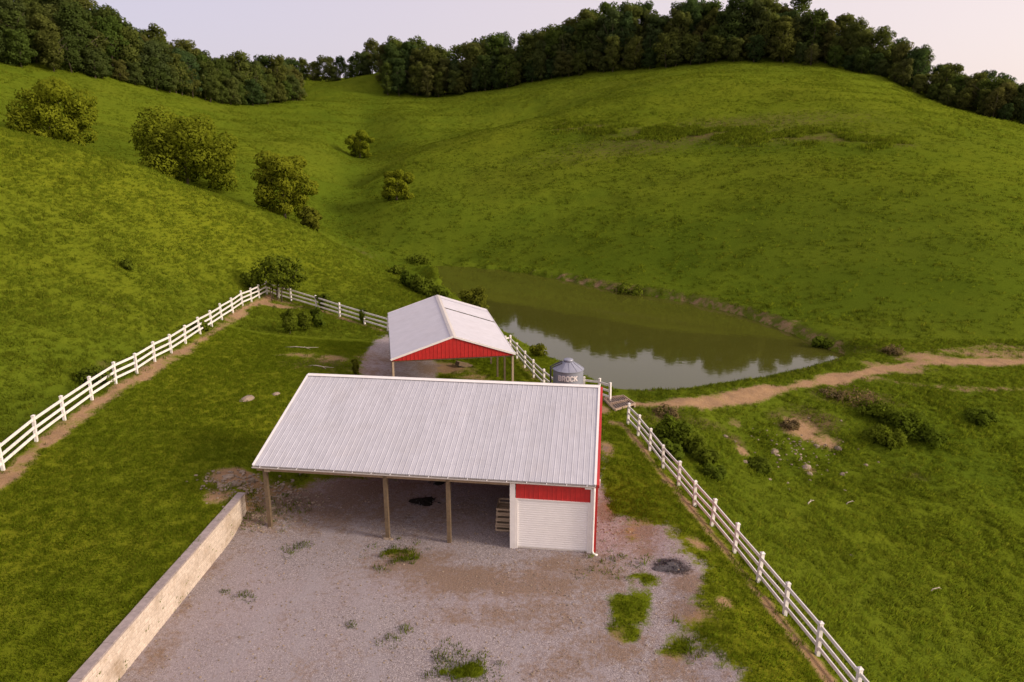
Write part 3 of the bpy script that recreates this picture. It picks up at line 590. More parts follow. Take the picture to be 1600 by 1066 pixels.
MB().box(-.35, -.08, -.10, -.02, ZE-.2, ZE-.135).build('gutter_outlet', M['trim'], barn)
# partition of the garage bay: framing and board skin
MB().box(-3.30, -3.26, .17, YB-.05, -.05, 2.75).build('partition_wall', M['wood2'], barn)
for i in range(9): MB().box(-3.345, -3.302, .6+i*.62, .64+i*.62, -.03, zr(.6+i*.62)-.25).build('stud', M['wood2'], barn)
for z in (.4, 1.3, 2.2): MB().box(-3.395, -3.347, .2, YB-.1, z, z+.09).build('girt', M['wood2'], barn)
# small white electric box on the right wall
MB().box(.155, .25, 3.0, 3.2, 1.5, 1.75).build('meter_box', M['trim'], barn)

# stacked open crates beside the partition
def crate():
    e = empty('wooden_crate', (0, 0, 0)); L_, W_, H_ = .62, .95, .27
    for x, y in ((-.29, -.45), (.29, -.45), (-.29, .45), (.29, .45)): MB().box(x-.025, x+.025, y-.025, y+.025, .0, H_-.012).build('corner_post', M['crate'], e)
    for z in (.035, H_-.055):
        for y in (-.484, .484): MB().box(-.31, .31, y-.009, y+.009, z-.035, z+.05).build('slat', M['crate'], e)
        for x in (-.325, .325): MB().box(x-.009, x+.009, -.47, .47, z-.035, z+.05).build('slat', M['crate'], e)
    for i in range(5): MB().box(-.31, .31, -.40+i*.2-.08, -.40+i*.2+.08, .0, .018).build('slat', M['crate'], e)
    return e
def copy_tree(o, parent=None):
    c = o.copy(); C.objects.link(c); c.parent = parent
    for ch in list(o.children): copy_tree(ch, c)
    return c
cr0 = crate(); names = ['bottom crate of the slatted wooden stack against the garage partition', 'second slatted wooden crate up in the stack under the barn roof', 'third slatted wooden crate up in the stack under the barn roof', 'topmost slatted wooden crate of the stack under the barn roof']
cb = BM @ Vector((-3.82, 1.75, 0)); cz = ground(cb.x, cb.y)
for i in range(4):
    o = cr0 if i == 0 else copy_tree(cr0)
    p = BM @ Vector((-3.82+.012*i, 1.75+random.uniform(-.02, .02), 0)); o.location = (p.x, p.y, cz-.005+i*.268); o.rotation_euler = (0, 0, -YAW+random.uniform(-.04, .04))
    tag(o, names[i], 'crate', 'crates stacked in the barn')

# ---------------------------------------------------------------- gable shed
SYAW, SX, SY, SW2, SLn, SHE, SHR = .175, -3.56, 43.2, 3.8, 12.55, 3.40, 4.68
shed = empty('gable_shed', (SX, SY, 0), SYAW); tag(shed, 'open sided shed with white gable roof and red gable end', 'shed')
SM = Matrix.Translation((SX, SY, 0)) @ Matrix.Rotation(SYAW, 4, 'Z')
def sground(x, y): p = SM @ Vector((x, y, 0)); return ground(p.x, p.y)
ssl = (SHR-SHE)/SW2
def szr(x): return SHR-abs(x)*ssl
npan = 14; spw = SLn/npan; GAP = .30
def slope_sheet(side):
    pr = rib_profile(spw-.004, 4, .018); n = len(pr); mb = MB(); nr = Vector((side*ssl, 0, 1)).normalized(); vs = []
    for th in (0, .0035):
        for x in (0.02, SW2):
            for y, h in pr: vs.append(Vector((side*x, y, szr(x)))+nr*(h-th))
    f = [(i, i+1, n+i+1, n+i) for i in range(n-1)]; f2 = [(2*n+i+1, 2*n+i, 3*n+i, 3*n+i+1) for i in range(n-1)]; e_ = [(n+i, n+i+1, 3*n+i+1, 3*n+i) for i in range(n-1)]
    if side > 0: f = [q[::-1] for q in f]; f2 = [q[::-1] for q in f2]; e_ = [q[::-1] for q in e_]
    mb.add(vs, f+f2+e_); return mb.mesh('roof_panel', M['roof2'])
for side in (-1, 1):
    me = slope_sheet(side)
    for i in range(npan):
        y = i*spw
        if side > 0 and i >= 9: y += GAP
        if side > 0 and i == npan-1: y -= GAP*.9
        inst('roof_panel', me, shed, (0, y, (i % 2)*.0015+(.004 if side > 0 and i == npan-1 else 0)))
mb = MB()
for s in (-1, 1): mb.bar((s*.085, -.02, szr(.085)+.028), (s*.085, SLn+.02, szr(.085)+.028), .19, .01, (s*ssl, 0, 1))
mb.build('ridge_cap', M['gutter'], shed)
for yy in (-.02, SLn+.02):
    for s in (-1, 1):
        mb = MB(); mb.bar((0, yy, SHR-.03), (s*(SW2+.02), yy, SHE-.03), .04, .12); mb.build('rake_trim', M['trim'], shed)
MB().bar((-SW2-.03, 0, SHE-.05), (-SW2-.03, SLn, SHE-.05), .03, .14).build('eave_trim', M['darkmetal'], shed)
MB().bar((SW2+.03, 0, SHE-.05), (SW2+.03, SLn, SHE-.05), .03, .14).build('eave_trim', M['trim'], shed)
# gable end sheets, cut to the roof line
ng = 8; gw = 2*(SW2-.02)/ng
for i in range(ng):
    x0 = -(SW2-.02)+i*gw; pr = rib_profile(gw, 4, .016); mb = MB(); n = len(pr); zb = SHE-.12
    vs = [(x0+x, .05-h, zb) for x, h in pr]+[(x0+x, .05-h, max(szr(min(abs(x0+x), SW2))-.05, zb+.01)) for x, h in pr]
    vs += [(x0+x, .054-h, zb) for x, h in pr]+[(x0+x, .054-h, max(szr(min(abs(x0+x), SW2))-.05, zb+.01)) for x, h in pr]
    mb.add(vs, [(j, j+1, n+j+1, n+j) for j in range(n-1)]+[(2*n+j+1, 2*n+j, 3*n+j, 3*n+j+1) for j in range(n-1)]); mb.build('gable_panel', M['red'], shed)
for s in (-1, 1):
    for y in (.12, 3.2, 6.3, 9.4, SLn-.12):
        zb = sground(s*(SW2-.12), y); mb = MB(); mb.box(-.06, .06, -.06, .06, -.3, SHE-.22-zb); mb.build('post', M['crate'] if y < 1 else M['wood'], shed).location = (s*(SW2-.12), y, zb)
    MB().box(s*(SW2-.12)-.045, s*(SW2-.12)+.045, .1, SLn-.1, SHE-.24, SHE-.06).build('eave_beam', M['wood2'], shed)
for y in (.2, 3.2, 6.3, 9.4, SLn-.2):
    mb = MB()
    for s in (-1, 1): mb.bar((0, y, SHR-.14), (s*(SW2-.05), y, SHE-.14), .045, .14)
    mb.bar((-SW2+.1, y, SHE-.17), (SW2-.1, y, SHE-.17), .046, .13); mb.bar((0, y, SHE-.17), (0, y, SHR-.12), .04, .1, (1, 0, 0)); mb.build('truss', M['wood2'], shed)
for s in (-1, 1):
    for k in range(5):
        x = s*(.25+k*.82); MB().bar((x, .15, szr(x)-.035), (x, SLn-.1, szr(x)-.035), .08, .035, (s*ssl, 0, 1)).build('purlin', M['wood2'], shed)

# ---------------------------------------------------------------- feed bin
bp_ = Q(888, 575, 40.3); bx, by = bp_[0], bp_[1]; bz = ground(bx, by)
fb = empty('feed_bin', (bx, by, bz)); tag(fb, 'grey galvanised feed bin with white lettering behind the barn', 'feed bin')
top = Q(888, 577, 40.3)[2]-bz+.06; RB = .86; zb0 = top-2.0
prof = [(RB-.02, zb0)]
k = int((top-zb0)/.06)
for i in range(k+1): prof.append((RB+(.012 if i % 2 else -.012), zb0+i*(top-zb0)/k))
MB().lathe(prof, 40).build('bin_body', M['bin'], fb, True)
conep = [(RB+.035, top-.05), (RB+.04, top), (.28, top+.40), (.25, top+.41)]
cone = MB().lathe(conep, 40).build('bin_roof', M['bin'], fb)
for i in range(12):
    a = i*math.pi/6; MB().bar((math.cos(a)*(RB+.03), math.sin(a)*(RB+.03), top+.015), (math.cos(a)*.3, math.sin(a)*.3, top+.405), .02, .02).build('roof_seam', M['bin'], cone)
MB().lathe([(.24, top+.36), (.25, top+.44), (.28, top+.45), (.28, top+.53), (.24, top+.56), (.0, top+.58)], 24).build('bin_lid', M['bin'], fb, True)
MB().lathe([(RB-.02, zb0), (.14, zb0-.9), (.13, zb0-1.0)], 32).build('hopper', M['bin'], fb)
for i in range(4):
    a = math.pi/4+i*math.pi/2; MB().bar((math.cos(a)*(RB+.03), math.sin(a)*(RB+.03), -.2), (math.cos(a)*(RB+.03), math.sin(a)*(RB+.03), zb0+.5), .08, .08, (1, 0, 0)).build('leg', M['bin'], fb)
mb = MB()
for dx in (-.2, .2):
    mb.tube([(-RB-.16, dx-.2, 0), (-RB-.16, dx-.2, top+.1), (-RB+.1, dx-.2, top+.25), (-.38, dx-.2, top+.42)], .04, 6)
for i in range(14): mb.tube([(-RB-.16, -.4, .3+i*.3), (-RB-.16, 0, .3+i*.3)], .014, 6) if .3+i*.3 < top else None
mb.build('ladder', M['darkmetal'], fb)
strokes = {'B': [(0,0,0,1),(0,1,.55,1),(.55,1,.7,.85),(.7,.85,.7,.66),(.7,.66,.55,.53),(0,.53,.55,.53),(.55,.53,.75,.38),(.75,.38,.75,.15),(.75,.15,.6,0),(.6,0,0,0)],
           'R': [(0,0,0,1),(0,1,.58,1),(.58,1,.74,.85),(.74,.85,.74,.62),(.74,.62,.58,.48),(.58,.48,0,.48),(.36,.48,.76,0)],
           'O': [(.16,0,0,.18),(0,.18,0,.82),(0,.82,.16,1),(.16,1,.62,1),(.62,1,.78,.82),(.78,.82,.78,.18),(.78,.18,.62,0),(.62,0,.16,0)],
           'C': [(.76,.2,.6,0),(.6,0,.16,0),(.16,0,0,.18),(0,.18,0,.82),(0,.82,.16,1),(.16,1,.6,1),(.6,1,.76,.8)],
           'K': [(0,0,0,1),(.74,1,.06,.48),(.24,.60,.78,0)]}
mb = MB(); LH, LW, adv, SWD = .25, .19, .232, .062; azc = -math.pi/2-.08; zt = top-.50
def on_bin(x, y, r_): a_ = azc+x/RB; return (r_*math.cos(a_), r_*math.sin(a_), zt+y)
for i, ch in enumerate('BROCK'):
    ox = (i-2)*adv-.09
    for x0, y0, x1, y1 in strokes[ch]:
        p0 = Vector((ox+x0*LW, y0*LH)); p1 = Vector((ox+x1*LW, y1*LH)); d = (p1-p0).normalized(); nn = Vector((-d.y, d.x))*SWD/2; p0 = p0-d*SWD*.4; p1 = p1+d*SWD*.4
        K = 4
        for k in range(K):
            a0, a1 = p0.lerp(p1, k/K), p0.lerp(p1, (k+1)/K)
            for rr in (RB+.03,):
                mb.add([on_bin(*(a0-nn), rr), on_bin(*(a1-nn), rr), on_bin(*(a1+nn), rr), on_bin(*(a0+nn), rr), on_bin(*(a0-nn), rr-.02), on_bin(*(a1-nn), rr-.02), on_bin(*(a1+nn), rr-.02), on_bin(*(a0+nn), rr-.02)], [(0,1,2,3),(0,4,5,1),(2,6,7,3),(1,5,6,2),(3,7,4,0)])
mb.build('lettering', M['binletter'], fb)

# ---------------------------------------------------------------- white rail fences
PH = 1.3
def fence(name, pts, label, side=1, skip_first=False, lean=.032):
    e = empty(name, pts[0]); tag(e, label, 'fence', 'white three rail fences')
    o0 = Vector(pts[0]); hs = []
    pm = MB(); pm.box(-.065, .065, -.065, .065, -.35, PH); pm.box(-.08, .08, -.08, .08, PH, PH+.025); pm.add([(-.08,-.08,PH+.025),(.08,-.08,PH+.025),(.08,.08,PH+.025),(-.08,.08,PH+.025),(0,0,PH+.075)], [(0,1,4),(1,2,4),(2,3,4),(3,0,4)])
    pme = pm.mesh('post', M['vinylpost'])
    for i, p in enumerate(pts):
        d = Vector(pts[min(i+1, len(pts)-1)])-Vector(pts[max(i-1, 0)]); rz = math.atan2(d.y, d.x)
        if not (skip_first and i == 0): inst('post', pme, e, Vector(p)-o0, (random.gauss(0, lean), random.gauss(0, lean), rz), (1, 1, 1+random.uniform(-.03, .03)))
    for i in range(len(pts)-1):
        a = Vector(pts[i])-o0; b = Vector(pts[i+1])-o0; d = (b-a); nn = Vector((-d.y, d.x, 0)).normalized()*.0*side
        for h in (.34, .72, 1.12):
            mb = MB(); j0, j1 = random.gauss(0, .018), random.gauss(0, .018)
            mb.bar(a+nn+Vector((0,0,h+j0)), b+nn+Vector((0,0,h+j1)), .042, .135); mb.build('rail', M['vinyl'], e)
    return e
fence('rail_fence', LF, 'white three rail fence climbing beside the lawn below the grassy hill')
fence('rail_fence', BF, 'white three rail fence running from the small tree behind the shed', skip_first=True)
fence('rail_fence', PF, 'white three rail fence between the shed and the pond bank', skip_first=True)
fence('rail_fence', RF, 'white three rail fence beside the gravel yard and garage door side')

# cattle guard in the gap
q = [Vector(hit(*p)) for p in [(944,626),(974,623),(992,637),(961,643)]]
zc_ = max(p.z for p in q)+.17
q = [Vector((p.x, p.y, zc_)) for p in q]; o0 = (q[0]+q[2])/2
cg = empty('cattle_guard', o0); tag(cg, 'rusty pipe cattle guard grid in the gap between white fences', 'cattle guard')
ql = [p-o0 for p in q]
for t in (0, .5, 1): MB().bar(ql[0].lerp(ql[3], t)-Vector((0,0,.06)), ql[1].lerp(ql[2], t)-Vector((0,0,.06)), .09, .12).build('beam', M['rust'], cg)
for i in range(10):
    t = .03+.94*i/9; a = ql[0].lerp(ql[1], t); b = ql[3].lerp(ql[2], t); MB().tube([a, b], .019, 7).build('pipe', M['rust'], cg)
mb = MB(); mb.add([p-Vector((0, 0, .13)) for p in ql], [(0, 1, 2, 3)]); mb.build('pit', M['ash'], cg)
for t in (0, 1): a = ql[0].lerp(ql[1], t); b = ql[3].lerp(ql[2], t); MB().bar(a-Vector((0,0,.2)), b-Vector((0,0,.2)), .12, .35).build('kerb_beam', M['crate'], cg)

# ---------------------------------------------------------------- block retaining wall
y0w = 14.6; wall = empty('retaining_wall', (wall_x(y0w), y0w, 0)); tag(wall, 'cream concrete block retaining wall with grey cap beside the lawn', 'wall')
wang = math.atan2(1, .0535)          # direction of the wall
wdir = Vector((math.cos(wang), math.sin(wang), 0)); wn = Vector((wdir.y, -wdir.x, 0))
WLen = (WALL_END-y0w)/wdir.y; nb = 37; bl = WLen/nb; nc = 7; bh = .186
WT = .30
bmv = MB(); j = .008; c_ = .02
bmv.add([(j+c_, 0, j+c_),(bl-j-c_, 0, j+c_),(bl-j-c_, 0, bh-j-c_),(j+c_, 0, bh-j-c_),(j, c_, j),(bl-j, c_, j),(bl-j, c_, bh-j),(j, c_, bh-j),(j, .18, j),(bl-j, .18, j),(bl-j, .18, bh-j),(j, .18, bh-j)],
        [(0,1,2,3),(4,5,1,0),(5,6,2,1),(6,7,3,2),(7,4,0,3),(4,8,9,5),(5,9,10,6),(6,10,11,7),(7,11,8,4),(8,11,10,9)])
bme = bmv.mesh('block', M['block'])
rotw = math.atan2(wdir.y, wdir.x)
for c in range(nc):
    off = (bl/2 if c % 2 else 0)
    for i in range(nb):
        s0 = i*bl+off
        if s0+bl > WLen+.02: continue
        p = wdir*s0+Vector((0, 0, -.02+c*bh))-wn*(0.0+random.uniform(0, .007)); inst('block', bme, wall, p, (0, 0, rotw))
# core fills behind the faces (mortar) and cap stones
mc = MB(); mc.box(0, WLen-.004, .02, WT, -.3, nc*bh-.03); o = mc.build('core', M['mortar'], wall); o.rotation_euler = (0, 0, rotw)
# faces look toward +x: local y must point to the lawn, i.e. -wn
ncap = 19; cl_ = WLen/ncap; mcap = MB().box(.004, cl_-.004, -.012, WT+.02, nc*bh-.024, nc*bh+.05).mesh('cap_stone', M['cap'])
for i in range(ncap): inst('cap_stone', mcap, wall, wdir*(i*cl_)+Vector((0, 0, random.uniform(-.004, .006))), (0, 0, rotw))

# ---------------------------------------------------------------- foliage
def leaf_cloud(name, lobes, n, size, matl, seed, droop=.2, fill=.35, aspect=1.5):
    """many small leaf-clump faces spread through ellipsoid lobes"""
    r = np.random.default_rng(seed); vol = np.array([l[3]*l[4]*l[5] for l in lobes])**.75; cnt = np.maximum((vol/vol.sum()*n).astype(int), 8)
    ctr = np.array([np.mean([l[0] for l in lobes]), np.mean([l[1] for l in lobes]), np.mean([l[2] for l in lobes])])
    Vv = []; Nn = []; T = []
    for l, c in zip(lobes, cnt):
        d = r.normal(size=(c, 3)); d /= np.linalg.norm(d, axis=1, keepdims=True)
        rad = np.where(r.random(c) < fill, r.random(c)**.5, 1-.22*r.random(c)); 
        bumpy = 1+.16*np.sin(d[:, 0]*7+seed)*np.sin(d[:, 1]*6+2*seed)*np.sin(d[:, 2]*8)
        p = np.array(l[:3])+d*np.array(l[3:6])*(rad*bumpy)[:, None]
        nrm = d*np.array([1/l[3], 1/l[4], 1/l[5]]); nrm /= np.linalg.norm(nrm, axis=1, keepdims=True)
        fn = nrm*.8+r.normal(size=(c, 3))*.55+np.array([0, 0, .25]); fn /= np.linalg.norm(fn, axis=1, keepdims=True)
        t = np.cross(fn, r.normal(size=(c, 3))); t /= np.linalg.norm(t, axis=1, keepdims=True); b = np.cross(fn, t)
        s = size*(.55+.9*r.random(c))[:, None]
        q = np.stack([p-t*s*.5*aspect, p-b*s*.42+t*s*.1, p+t*s*.5*aspect+fn*s*(-droop), p+b*s*.42-t*s*.08], 1)
        Vv.append(q.reshape(-1, 3)); sn = nrm*.75+fn*.5+np.array([0, 0, .1]); sn /= np.linalg.norm(sn, axis=1, keepdims=True); Nn.append(np.repeat(sn, 4, 0))
        tone = .92+.2*r.random(c); clump = .82+.36*vnoise(p[:, 0]/size*.35+seed, p[:, 1]/size*.35+p[:, 2]/size*.3, seed); T.append(np.repeat(tone*clump, 4))
    V_ = np.concatenate(Vv); nq = len(V_)//4
    me = bpy.data.meshes.new(name); me.vertices.add(len(V_)); me.vertices.foreach_set('co', V_.ravel().astype(np.float32)); me.loops.add(nq*4); me.loops.foreach_set('vertex_index', np.arange(nq*4, dtype=np.int32)); me.polygons.add(nq); me.polygons.foreach_set('loop_start', np.arange(0, nq*4, 4, dtype=np.int32)); me.update(calc_edges=True)
    me.polygons.foreach_set('use_smooth', [True]*nq)
    at = me.attributes.new('tone', 'FLOAT', 'POINT'); at.data.foreach_set('value', np.concatenate(T).astype(np.float32))
    me.materials.append(matl); me.normals_split_custom_set_from_vertices(np.concatenate(Nn).tolist()); return me
def trunk_mesh(h, r0, seed, limbs=5, top=.75, matl=None):
    rr = random.Random(seed); mb = MB(); pts = [(0, 0, -.4)]; x = y = 0
    for k in range(1, 6): x += rr.uniform(-.03, .03)*h; y += rr.uniform(-.03, .03)*h; pts.append((x, y, h*top*k/5))
    mb.tube(pts, [r0*1.25, r0, r0*.85, r0*.65, r0*.45, r0*.2], 7)
    for i in range(limbs):
        k = rr.randint(1, 4); a = rr.uniform(0, 6.28); L = h*rr.uniform(.18, .34); p = Vector(pts[k]); q1 = p+Vector((math.cos(a)*L*.5, math.sin(a)*L*.5, L*.35)); q2 = p+Vector((math.cos(a)*L, math.sin(a)*L, L*.8)); mb.tube([p, q1, q2], [r0*.4, r0*.25, r0*.08], 5)
    return mb.mesh('trunk', matl or M['bark'], True)
def clump_lobes(w_, h_, n, seed):
    r = random.Random(seed); L = [(0, 0, h_*.45, w_*.27, w_*.27, h_*.36)]
    for i in range(n):
        a = i*2.4+r.uniform(-.4, .4); t = (i+.5)/n; z = h_*(.08+.78*t); rad = w_*.40*math.sqrt(max(.04, 1-((z/h_-.36)/.60)**2))*r.uniform(.65, 1.08); q_ = w_*r.uniform(.11, .20)
        L.append((rad*math.cos(a), rad*math.sin(a), z, q_, q_, q_*r.uniform(.6, .85)))
    return L
def round_lobes(w_, h_, n, seed, z0=.1, spread=.8):
    r = random.Random(seed); L = [(0, 0, h_*(.5+z0*.5), w_*.36, w_*.36, h_*(.5-z0*.5)*.86)]
    for i in range(n):
        a = i*2.4+r.uniform(-.5, .5); t = (i+.5)/n; z = h_*(z0+(1-z0)*(.12+.80*t)); rad = w_*.5*spread*math.sqrt(max(.05, 1-((z/h_-.42)/.62)**2))*r.uniform(.55, .95); s = w_*r.uniform(.13, .22)
        L.append((rad*math.cos(a), rad*math.sin(a), z, s, s, s*r.uniform(.7, 1.05)))
    return L

# wood: six prototypes, each a crown and a trunk
protos = []
specs = [(9.4, 13.0, 'rounded'), (8.2, 14.5, 'tall'), (10, 12, 'broad'), (7.2, 14, 'slim'), (8.6, 10, 'low bushy'), (8.6, 15, 'high crowned')]
for k, (wd, ht, nm) in enumerate(specs):
    z0 = -.04 if nm != 'high crowned' else .2
    lob = round_lobes(wd, ht, 13, 40+k, z0, .85)
    rr = random.Random(90+k)
    for i in range(4): lob.append((rr.uniform(-.24, .24)*wd, rr.uniform(-.24, .24)*wd, ht*rr.uniform(.80, .93), wd*.17, wd*.17, ht*.09))
    protos.append((trunk_mesh(ht, .22, k+5), leaf_cloud('crown', lob, 4600, .36, M['leaf_wood'], 60+k), nm, wd, ht))
def resample(lst, step):
    pl = [Vector(Q(*p)) for p in lst]; L = [0]
    for a, b in zip(pl, pl[1:]): L.append(L[-1]+(b-a).xy.length)
    outp = []; s = 0
    while s < L[-1]:
        i = max(k for k in range(len(L)-1) if L[k] <= s); t = (s-L[i])/(L[i+1]-L[i]); outp.append(pl[i].lerp(pl[i+1], t)); s += step
    return outp
trees = []
def wood(lst, rows, step, rowgap, where, nind, hscale):
    base = resample(lst, step)
    for r in range(rows):
        for i, p in enumerate(base):
            d = Vector((p.x, p.y, 0)).normalized(); sx = Vector((d.y, -d.x, 0))
            q_ = p+d*(r*rowgap+random.uniform(-1.2, 1.2)+1.5)+sx*(random.uniform(-1.6, 1.6)+(step/2 if r % 2 else 0))
            k = random.choice([0, 1, 2, 3, 5] if r else [0, 2, 4, 4, 2, 0, 1]); s = hscale(p, r)*random.uniform(.66, 1.22)
            trees.append((q_, k, s, random.uniform(0, 6.28), where, r < nind))
def hs_r(p, r):
    f = 1.0 if p.x < 70 else max(.62, 1-(p.x-70)/110)
    return f*(.82 if r == 0 else 1.12)
wood(TL_R, 5, 4.3, 4.6, 'r', 3, hs_r)
wood(TL_L, 8, 4.6, 5.0, 'l', 4, lambda p, r: .70 if r == 0 else .88)
wood(TL_S, 2, 5.2, 5.0, 's', 2, lambda p, r: .85*random.uniform(.75, 1.2))
txy = np.array([[t[0].x, t[0].y] for t in trees]); tz = terr(txy[:, 0], txy[:, 1])
WH = {'r': ('in the dark wood crowning the round hill beyond the pond', 'trees of the wood on the round hill'), 'l': ('in the wood on the ridge above the scattered valley trees', 'trees of the ridge wood'), 's': ('in the skyline row on the saddle between the two woods', 'trees on the skyline saddle')}
extra = []
for (q_, k, s, rz, where, ind), z in zip(trees, tz):
    tm, cm, nm, wd, ht = protos[k]; sc = (s*random.uniform(.9, 1.15), s*random.uniform(.9, 1.15), s)
    if ind:
        e = empty('forest_tree', (q_.x, q_.y, z-.1), rz); e.scale = sc
        tag(e, nm+' tree '+WH[where][0], 'tree', WH[where][1])
        inst('trunk', tm, e); inst('crown', cm, e)
    else: extra.append((q_.x, q_.y, z-.1, k, s, rz))

# instancing on points for stuff nobody could count
def scatter(name, P_, meshes, idx, scale, rot, label, mats=None):
    col = bpy.data.collections.new(name+'_pieces')
    for i, m_ in enumerate(meshes): col.objects.link(bpy.data.objects.new('%s_piece_%d' % (name, i), m_))
    me = bpy.data.meshes.new(name); P_ = np.asarray(P_, np.float32); me.vertices.add(len(P_)); me.vertices.foreach_set('co', P_.ravel())
    for nm, dt, arr in (('idx', 'INT', np.asarray(idx, np.int32)), ('scl', 'FLOAT', np.asarray(scale, np.float32)), ('rotz', 'FLOAT', np.asarray(rot, np.float32))):
        at = me.attributes.new(nm, dt, 'POINT'); at.data.foreach_set('value', arr)
    o = link(bpy.data.objects.new(name, me)); tag(o, label, kind='stuff')
    g = bpy.data.node_groups.new(name+'_nodes', 'GeometryNodeTree'); g.interface.new_socket('Geometry', in_out='INPUT', socket_type='NodeSocketGeometry'); g.interface.new_socket('Geometry', in_out='OUTPUT', socket_type='NodeSocketGeometry')
    gi = g.nodes.new('NodeGroupInput'); go = g.nodes.new('NodeGroupOutput'); ip = g.nodes.new('GeometryNodeInstanceOnPoints'); ci = g.nodes.new('GeometryNodeCollectionInfo')
    ci.inputs['Collection'].default_value = col; ci.inputs['Separate Children'].default_value = True; ci.inputs['Reset Children'].default_value = True; ip.inputs['Pick Instance'].default_value = True
    def na(nm, dt): x = g.nodes.new('GeometryNodeInputNamedAttribute'); x.data_type = dt; x.inputs['Name'].default_value = nm; return x.outputs['Attribute']
    cx_ = g.nodes.new('ShaderNodeCombineXYZ'); g.links.new(na('rotz', 'FLOAT'), cx_.inputs['Z'])
    e2r = g.nodes.new('FunctionNodeEulerToRotation'); g.links.new(cx_.outputs[0], e2r.inputs[0])
    g.links.new(gi.outputs[0], ip.inputs['Points']); g.links.new(ci.outputs[0], ip.inputs['Instance']); g.links.new(na('idx', 'INT'), ip.inputs['Instance Index'])
    g.links.new(e2r.outputs[0], ip.inputs['Rotation']); g.links.new(na('scl', 'FLOAT'), ip.inputs['Scale']); g.links.new(ip.outputs[0], go.inputs[0])
    md = o.modifiers.new('scatter', 'NODES'); md.node_group = g; return o
E_ = np.array(extra)
scatter('deep_wood', E_[:, :3], [p[1] for p in protos], E_[:, 3], E_[:, 4], E_[:, 5], 'mass of dark foliage deep in the woods behind their edge trees')

# scattered trees and bushes
def tree(name, label, cat, px, wd, ht, matl, seed, n=1400, leaf=.35, nl=12, z0=.05, group=None, r0=.2, lobes=None, at=None, depth=None):
    p = Vector(at) if at else hit(*px); e = empty(name, p-Vector((0, 0, .05)))
    tag(e, label, cat, group)
    inst('trunk', trunk_mesh(ht, r0, seed, 6, .7), e)
    lob = lobes or (clump_lobes(wd, ht, nl, seed) if cat == 'tree' else round_lobes(wd, ht, nl, seed, z0))
    inst('crown', leaf_cloud('crown', lob, int(n*1.7), leaf, matl, seed, fill=.25), e); return e
def AT(u, v, Y): x, y, z = Q(u, v, Y); return (x, y, ground(x, y))
tree('valley_tree', 'broad olive green tree with sprawling crown, highest up the valley side', 'tree', None, 13.5, 11, M['leaf_valley'], 201, 7000, .30, 20, at=AT(88,222,122), group='trees in the valley')
tree('valley_tree', 'very wide rounded tree, the largest of those in the grassy valley', 'tree', None, 16, 12.2, M['leaf_valley'], 202, 10000, .30, 26, at=AT(292,290,116), group='trees in the valley')
tree('valley_tree', 'upright oval tree beside a small bush in the grassy valley', 'tree', None, 9.6, 10.3, M['leaf_valley'], 203, 6000, .27, 18, at=AT(446,334,109), group='trees in the valley')
tree('valley_tree', 'compact round tree alone at the fork of the gully', 'tree', (563,247), 7.6, 7.4, M['leaf_valley'], 204, 3200, .28, 12, group='trees in the valley')
tree('valley_tree', 'low yellowish round tree at the foot of the round hill', 'tree', (620,313), 6.4, 5.8, M['leaf_valley'], 205, 2800, .26, 11, group='trees in the valley')
tree('bush', 'small yellow green bush beside the upright oval valley tree', 'bush', None, 2.8, 2.9, M['leaf_yellow'], 206, 500, .3, 7, at=AT(486,355,91), r0=.05)
# small multi-stemmed tree at the fence corner
cp = hit(432, 470); lob = [(-2.3,.2,2.2,1.1,1.0,.8),(-1.2,.4,3.2,1.2,1.1,.8),(.2,0,3.7,1.3,1.2,.85),(1.5,.3,3.4,1.2,1.1,.9),(2.3,-.1,2.6,1.1,1,.8),(.8,-.4,2.5,1.3,1.1,.9),(-.7,-.4,2.3,1.2,1.1,.8),(1.6,-.3,1.7,1,.9,.6),(-2.0,-.3,1.6,.8,.8,.5),(.2,-.5,1.7,.9,.9,.5)]
e = empty('fence_corner_tree', cp); tag(e, 'small spreading dark green tree at the corner of the white fence', 'tree')
mb = MB(); rr = random.Random(3)
for i in range(6):
    a = rr.uniform(0, 6.28); b = rr.uniform(.3, 2.2); mb.tube([(math.cos(a)*.5, math.sin(a)*.3, -.3), (math.cos(a)*.6, math.sin(a)*.4, 1.1), (math.cos(a)*b, math.sin(a)*b*.5, 2.4), (math.cos(a)*b*1.2, math.sin(a)*b*.6, 3.2)], [.055, .05, .035, .015], 6)
mb.build('trunk', M['bark'], e, True); inst('crown', leaf_cloud('crown', lob, 1900, .2, M['leaf_bush'], 301), e)
def bush(label, px, wd, ht, matl, seed, n=420, leaf=.16, nl=6, group=None, name='bush', z0=.02):
    return tree(name, label, 'bush', px, wd, ht, matl, seed, n, leaf, nl, z0, group, r0=.03)
bush('darkest feathery bush of three by the bare patch inside the fence', (453,521), 1.5, 2.2, M['leaf_bush'], 311, 520, .16)
bush('middle feathery bush of three by the bare patch inside the fence', (476,517), 1.3, 1.8, M['leaf_bush'], 312, 420, .16)
bush('feathery bush of three that stands closest to the shed', (496,511), 1.4, 1.9, M['leaf_bush'], 313, 460, .16)
bush('weedy bush growing through the fence beyond the three feathery bushes', (508,484), 1.7, 1.7, M['leaf_bush'], 314, 420, .18)
bush('dark vine bush climbing a fence post near the shed', (568,506), .9, 1.6, M['leaf_bush'], 315, 320, .15)
bush('bright green sapling beside the gravel pad next to the shed', (556,587), .55, 1.3, M['leaf_yellow'], 316, 160, .14, 5)
bush('pale brushy weed on the hill side of the fence', (313,515), 1.6, .7, M['leaf_bush'], 317, 420, .16)
bush('tall dark weed clump alone on the grassy hill above the fence', (199,420), 1.1, .8, M['leaf_bush'], 319, 300, .16)
bush('dark thicket against the outside of the long white fence', (150,596), 2.4, .8, M['leaf_bush'], 320, 520, .13, 8)
